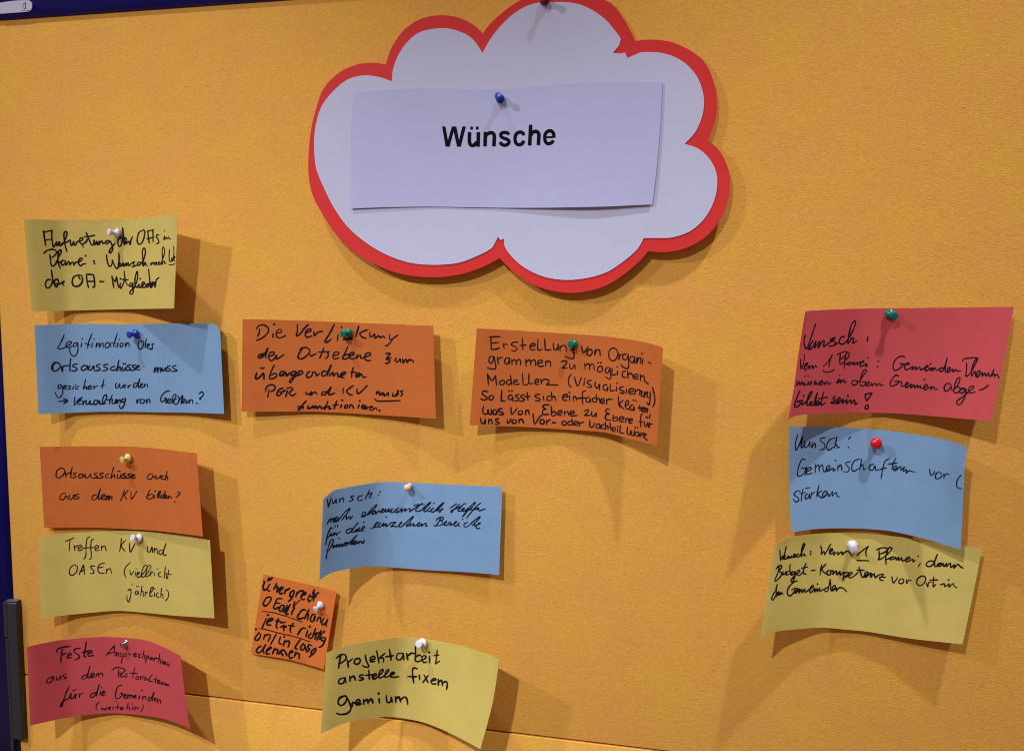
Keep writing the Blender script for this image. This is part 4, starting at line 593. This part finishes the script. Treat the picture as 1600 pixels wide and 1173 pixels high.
# the letter left on the badge
V = [on(rtree, 40, 9, 0)]
if V[0] is not None:
    yy = min(v.y for v in [on(rtree, x, y, 0.0004) for x, y in bd if on(rtree, x, y, 0)]) - 0.00015
    def flat(x, y):
        d = (c_right * (x - 800) + c_down * (y - 586.5) + c_fwd * F); t = (yy - CAM.y) / d.y; return CAM + d * t
    vs, fs = [], []
    for st, w in ((('40.0,3.2 40.0,8 39.8,13.2 41,13.2'), 1.0), (('39.8,7.0 38,5.9 36.3,7.0 35.7,9.8 36.3,12.6 38.0,13.6 39.8,12.0'), 0.8), ('33.6,17.2 36,16.4', 0.7), ('37,17 39,16.3', 0.7), ('40,16.8 41.5,16.5', 0.7), ('42.6,17 44.2,16.1', 0.8), ('44.4,17.2 45.8,16.4', 0.8)):
        pts = [tuple(float(q) for q in t.split(',')) for t in st.split()]
        cur = catmull(pts, 5); prev = None
        for i, p in enumerate(cur):
            a = cur[max(0, i-1)]; b = cur[min(len(cur)-1, i+1)]; l = math.dist(a, b) or 1
            nx, ny = -(b[1]-a[1]) / l * w / 2, (b[0]-a[0]) / l * w / 2
            k = len(vs); vs += [flat(p[0]+nx, p[1]+ny), flat(p[0]-nx, p[1]-ny)]
            if prev is not None: fs.append((prev, prev+1, k+1, k))
            prev = k
    link('badge_print', mesh(vs, fs), M['mark'], rail)

# ---------------------------------------------------------------- pins
PROF = [(0.0, 0.30), (0.015, 0.80), (0.05, 0.95), (0.12, 1.0), (0.20, 0.98), (0.29, 0.86), (0.37, 0.66), (0.45, 0.50), (0.56, 0.43), (0.68, 0.45), (0.78, 0.56), (0.85, 0.70), (0.90, 0.76), (0.96, 0.765), (0.99, 0.74), (1.0, 0.68), (1.0, 0.0)]
BEAD = [(0.0, 0.25), (0.02, 0.5), (0.10, 0.62), (0.25, 0.58), (0.38, 0.52), (0.50, 0.60), (0.62, 0.74), (0.75, 0.80), (0.86, 0.72), (0.94, 0.50), (0.985, 0.25), (1.0, 0.0)]
BALL = [(0.0, 0.30), (0.02, 0.62), (0.08, 0.74), (0.18, 0.70), (0.28, 0.52), (0.40, 0.42), (0.50, 0.50), (0.58, 0.80), (0.68, 1.0), (0.80, 1.05), (0.90, 0.92), (0.97, 0.6), (1.0, 0.0)]
def lathe(p0, p1, pr, r, n=28):
    ax = (p1 - p0); L = ax.length; ax.normalize(); e1 = ax.orthogonal().normalized(); e2 = ax.cross(e1)
    vs, fs = [], []
    for t, q in pr:
        for k in range(n):
            a = 2 * math.pi * k / n
            vs.append(p0 + ax * (L * t) + (e1 * math.cos(a) + e2 * math.sin(a)) * max(1e-6, r * q))
    for j in range(len(pr) - 1):
        for k in range(n):
            a = j * n + k; b = j * n + (k + 1) % n
            fs.append((a, b, b + n, a + n))
    fs.append(tuple(range(n))[::-1])
    me = mesh(vs, fs); bm = bmesh.new(); bm.from_mesh(me); bmesh.ops.remove_doubles(bm, verts=bm.verts, dist=1e-6)
    bmesh.ops.recalc_face_normals(bm, faces=bm.faces); bm.to_mesh(me); bm.free(); return me
def pin(label, colour, collar, head, rc, ln=15, h0=3, pr=PROF):
    """a push pin: collar and head centres where the photo shows them, ln board units long"""
    loc = (Q(collar[0] + 3, collar[1]) - Q(collar[0] - 3, collar[1])).length / 6 / PX     # local size of a photo pixel
    hs = h0 + 2.2
    a = Q(collar[0], collar[1], hs + 2); b = Q(head[0], head[1], hs + ln)
    ax = (b - a).normalized(); a = a - ax * (2 * PX)
    t = (0.0 - a.y) / ax.y
    foot = a + ax * t
    root = thing('push_pin', label, 'push pin', Vector((foot.x, 0, foot.z)), 'push pins holding the notes')
    link('pin_head', lathe(a, b, pr, rc * loc * PX), M['pin_' + colour], root, True)
    link('needle', lathe(foot + ax * t * -0.0 + Vector((0, 0.006, 0)) * 1.0, a + ax * (1.5 * PX), [(0, 0.4), (0.3, 1), (1, 1)], 0.00045, 10), M['steel'], root, True)
    return root
pin('white push pin on the top left yellow note', 'white', (183.5,364.5), (169.5,363), 6.3, 15)
pin('blue push pin on the Legitimation note', 'blue', (212,521.3), (200.9,523.2), 6.3, 15)
pin('yellow push pin on the orange Ortsausschüsse note', 'yellow', (200.5,715.2), (190,719), 6.4, 14)
pin('white push pin on the yellow Treffen note', 'white', (217.3,840.3), (206.3,840), 6.3, 14)
pin('small silver push pin on the red note at the bottom left', 'silver', (197,1004), (190.2,1007.8), 5.2, 11)
pin('green push pin on the Die Verlinkung note', 'green', (544.3,519.7), (535.3,521.9), 7.0, 15)
pin('green push pin seen head-on, on the orange note at the centre', 'green', (895.5,537.2), (891.2,537.6), 7.2, 14)
pin('cream push pin with an egg shaped head on the folded blue note', 'cream', (640,758.6), (634.6,763.4), 6.6, 15, pr=BEAD)
pin('white push pin on the small orange note', 'white', (501.3,944.8), (492.2,952.4), 6.4, 14)
pin('white push pin on the yellow Projektarbeit note', 'white', (660,1004), (653.8,1005.8), 7.0, 14, h0=7)
pin('green push pin on the red note at the right', 'green', (1391,490.3), (1397.2,493.9), 8.9, 18)
pin('red push pin with a round head on the blue note at the right', 'red', (1367.5,692.5), (1369.8,692.2), 8.7, 17, pr=BALL)
pin('white push pin on the lowest yellow note at the right', 'white', (1332,851), (1334,858), 8.6, 17)
pin('blue push pin on the white Wünsche sheet', 'blue', (781.8,155), (777.4,149.6), 6.8, 15, h0=8)
pin('dark red push pin at the top edge of the cloud', 'dark_red', (851,2), (848.5,-4.5), 7.2, 15, h0=4)
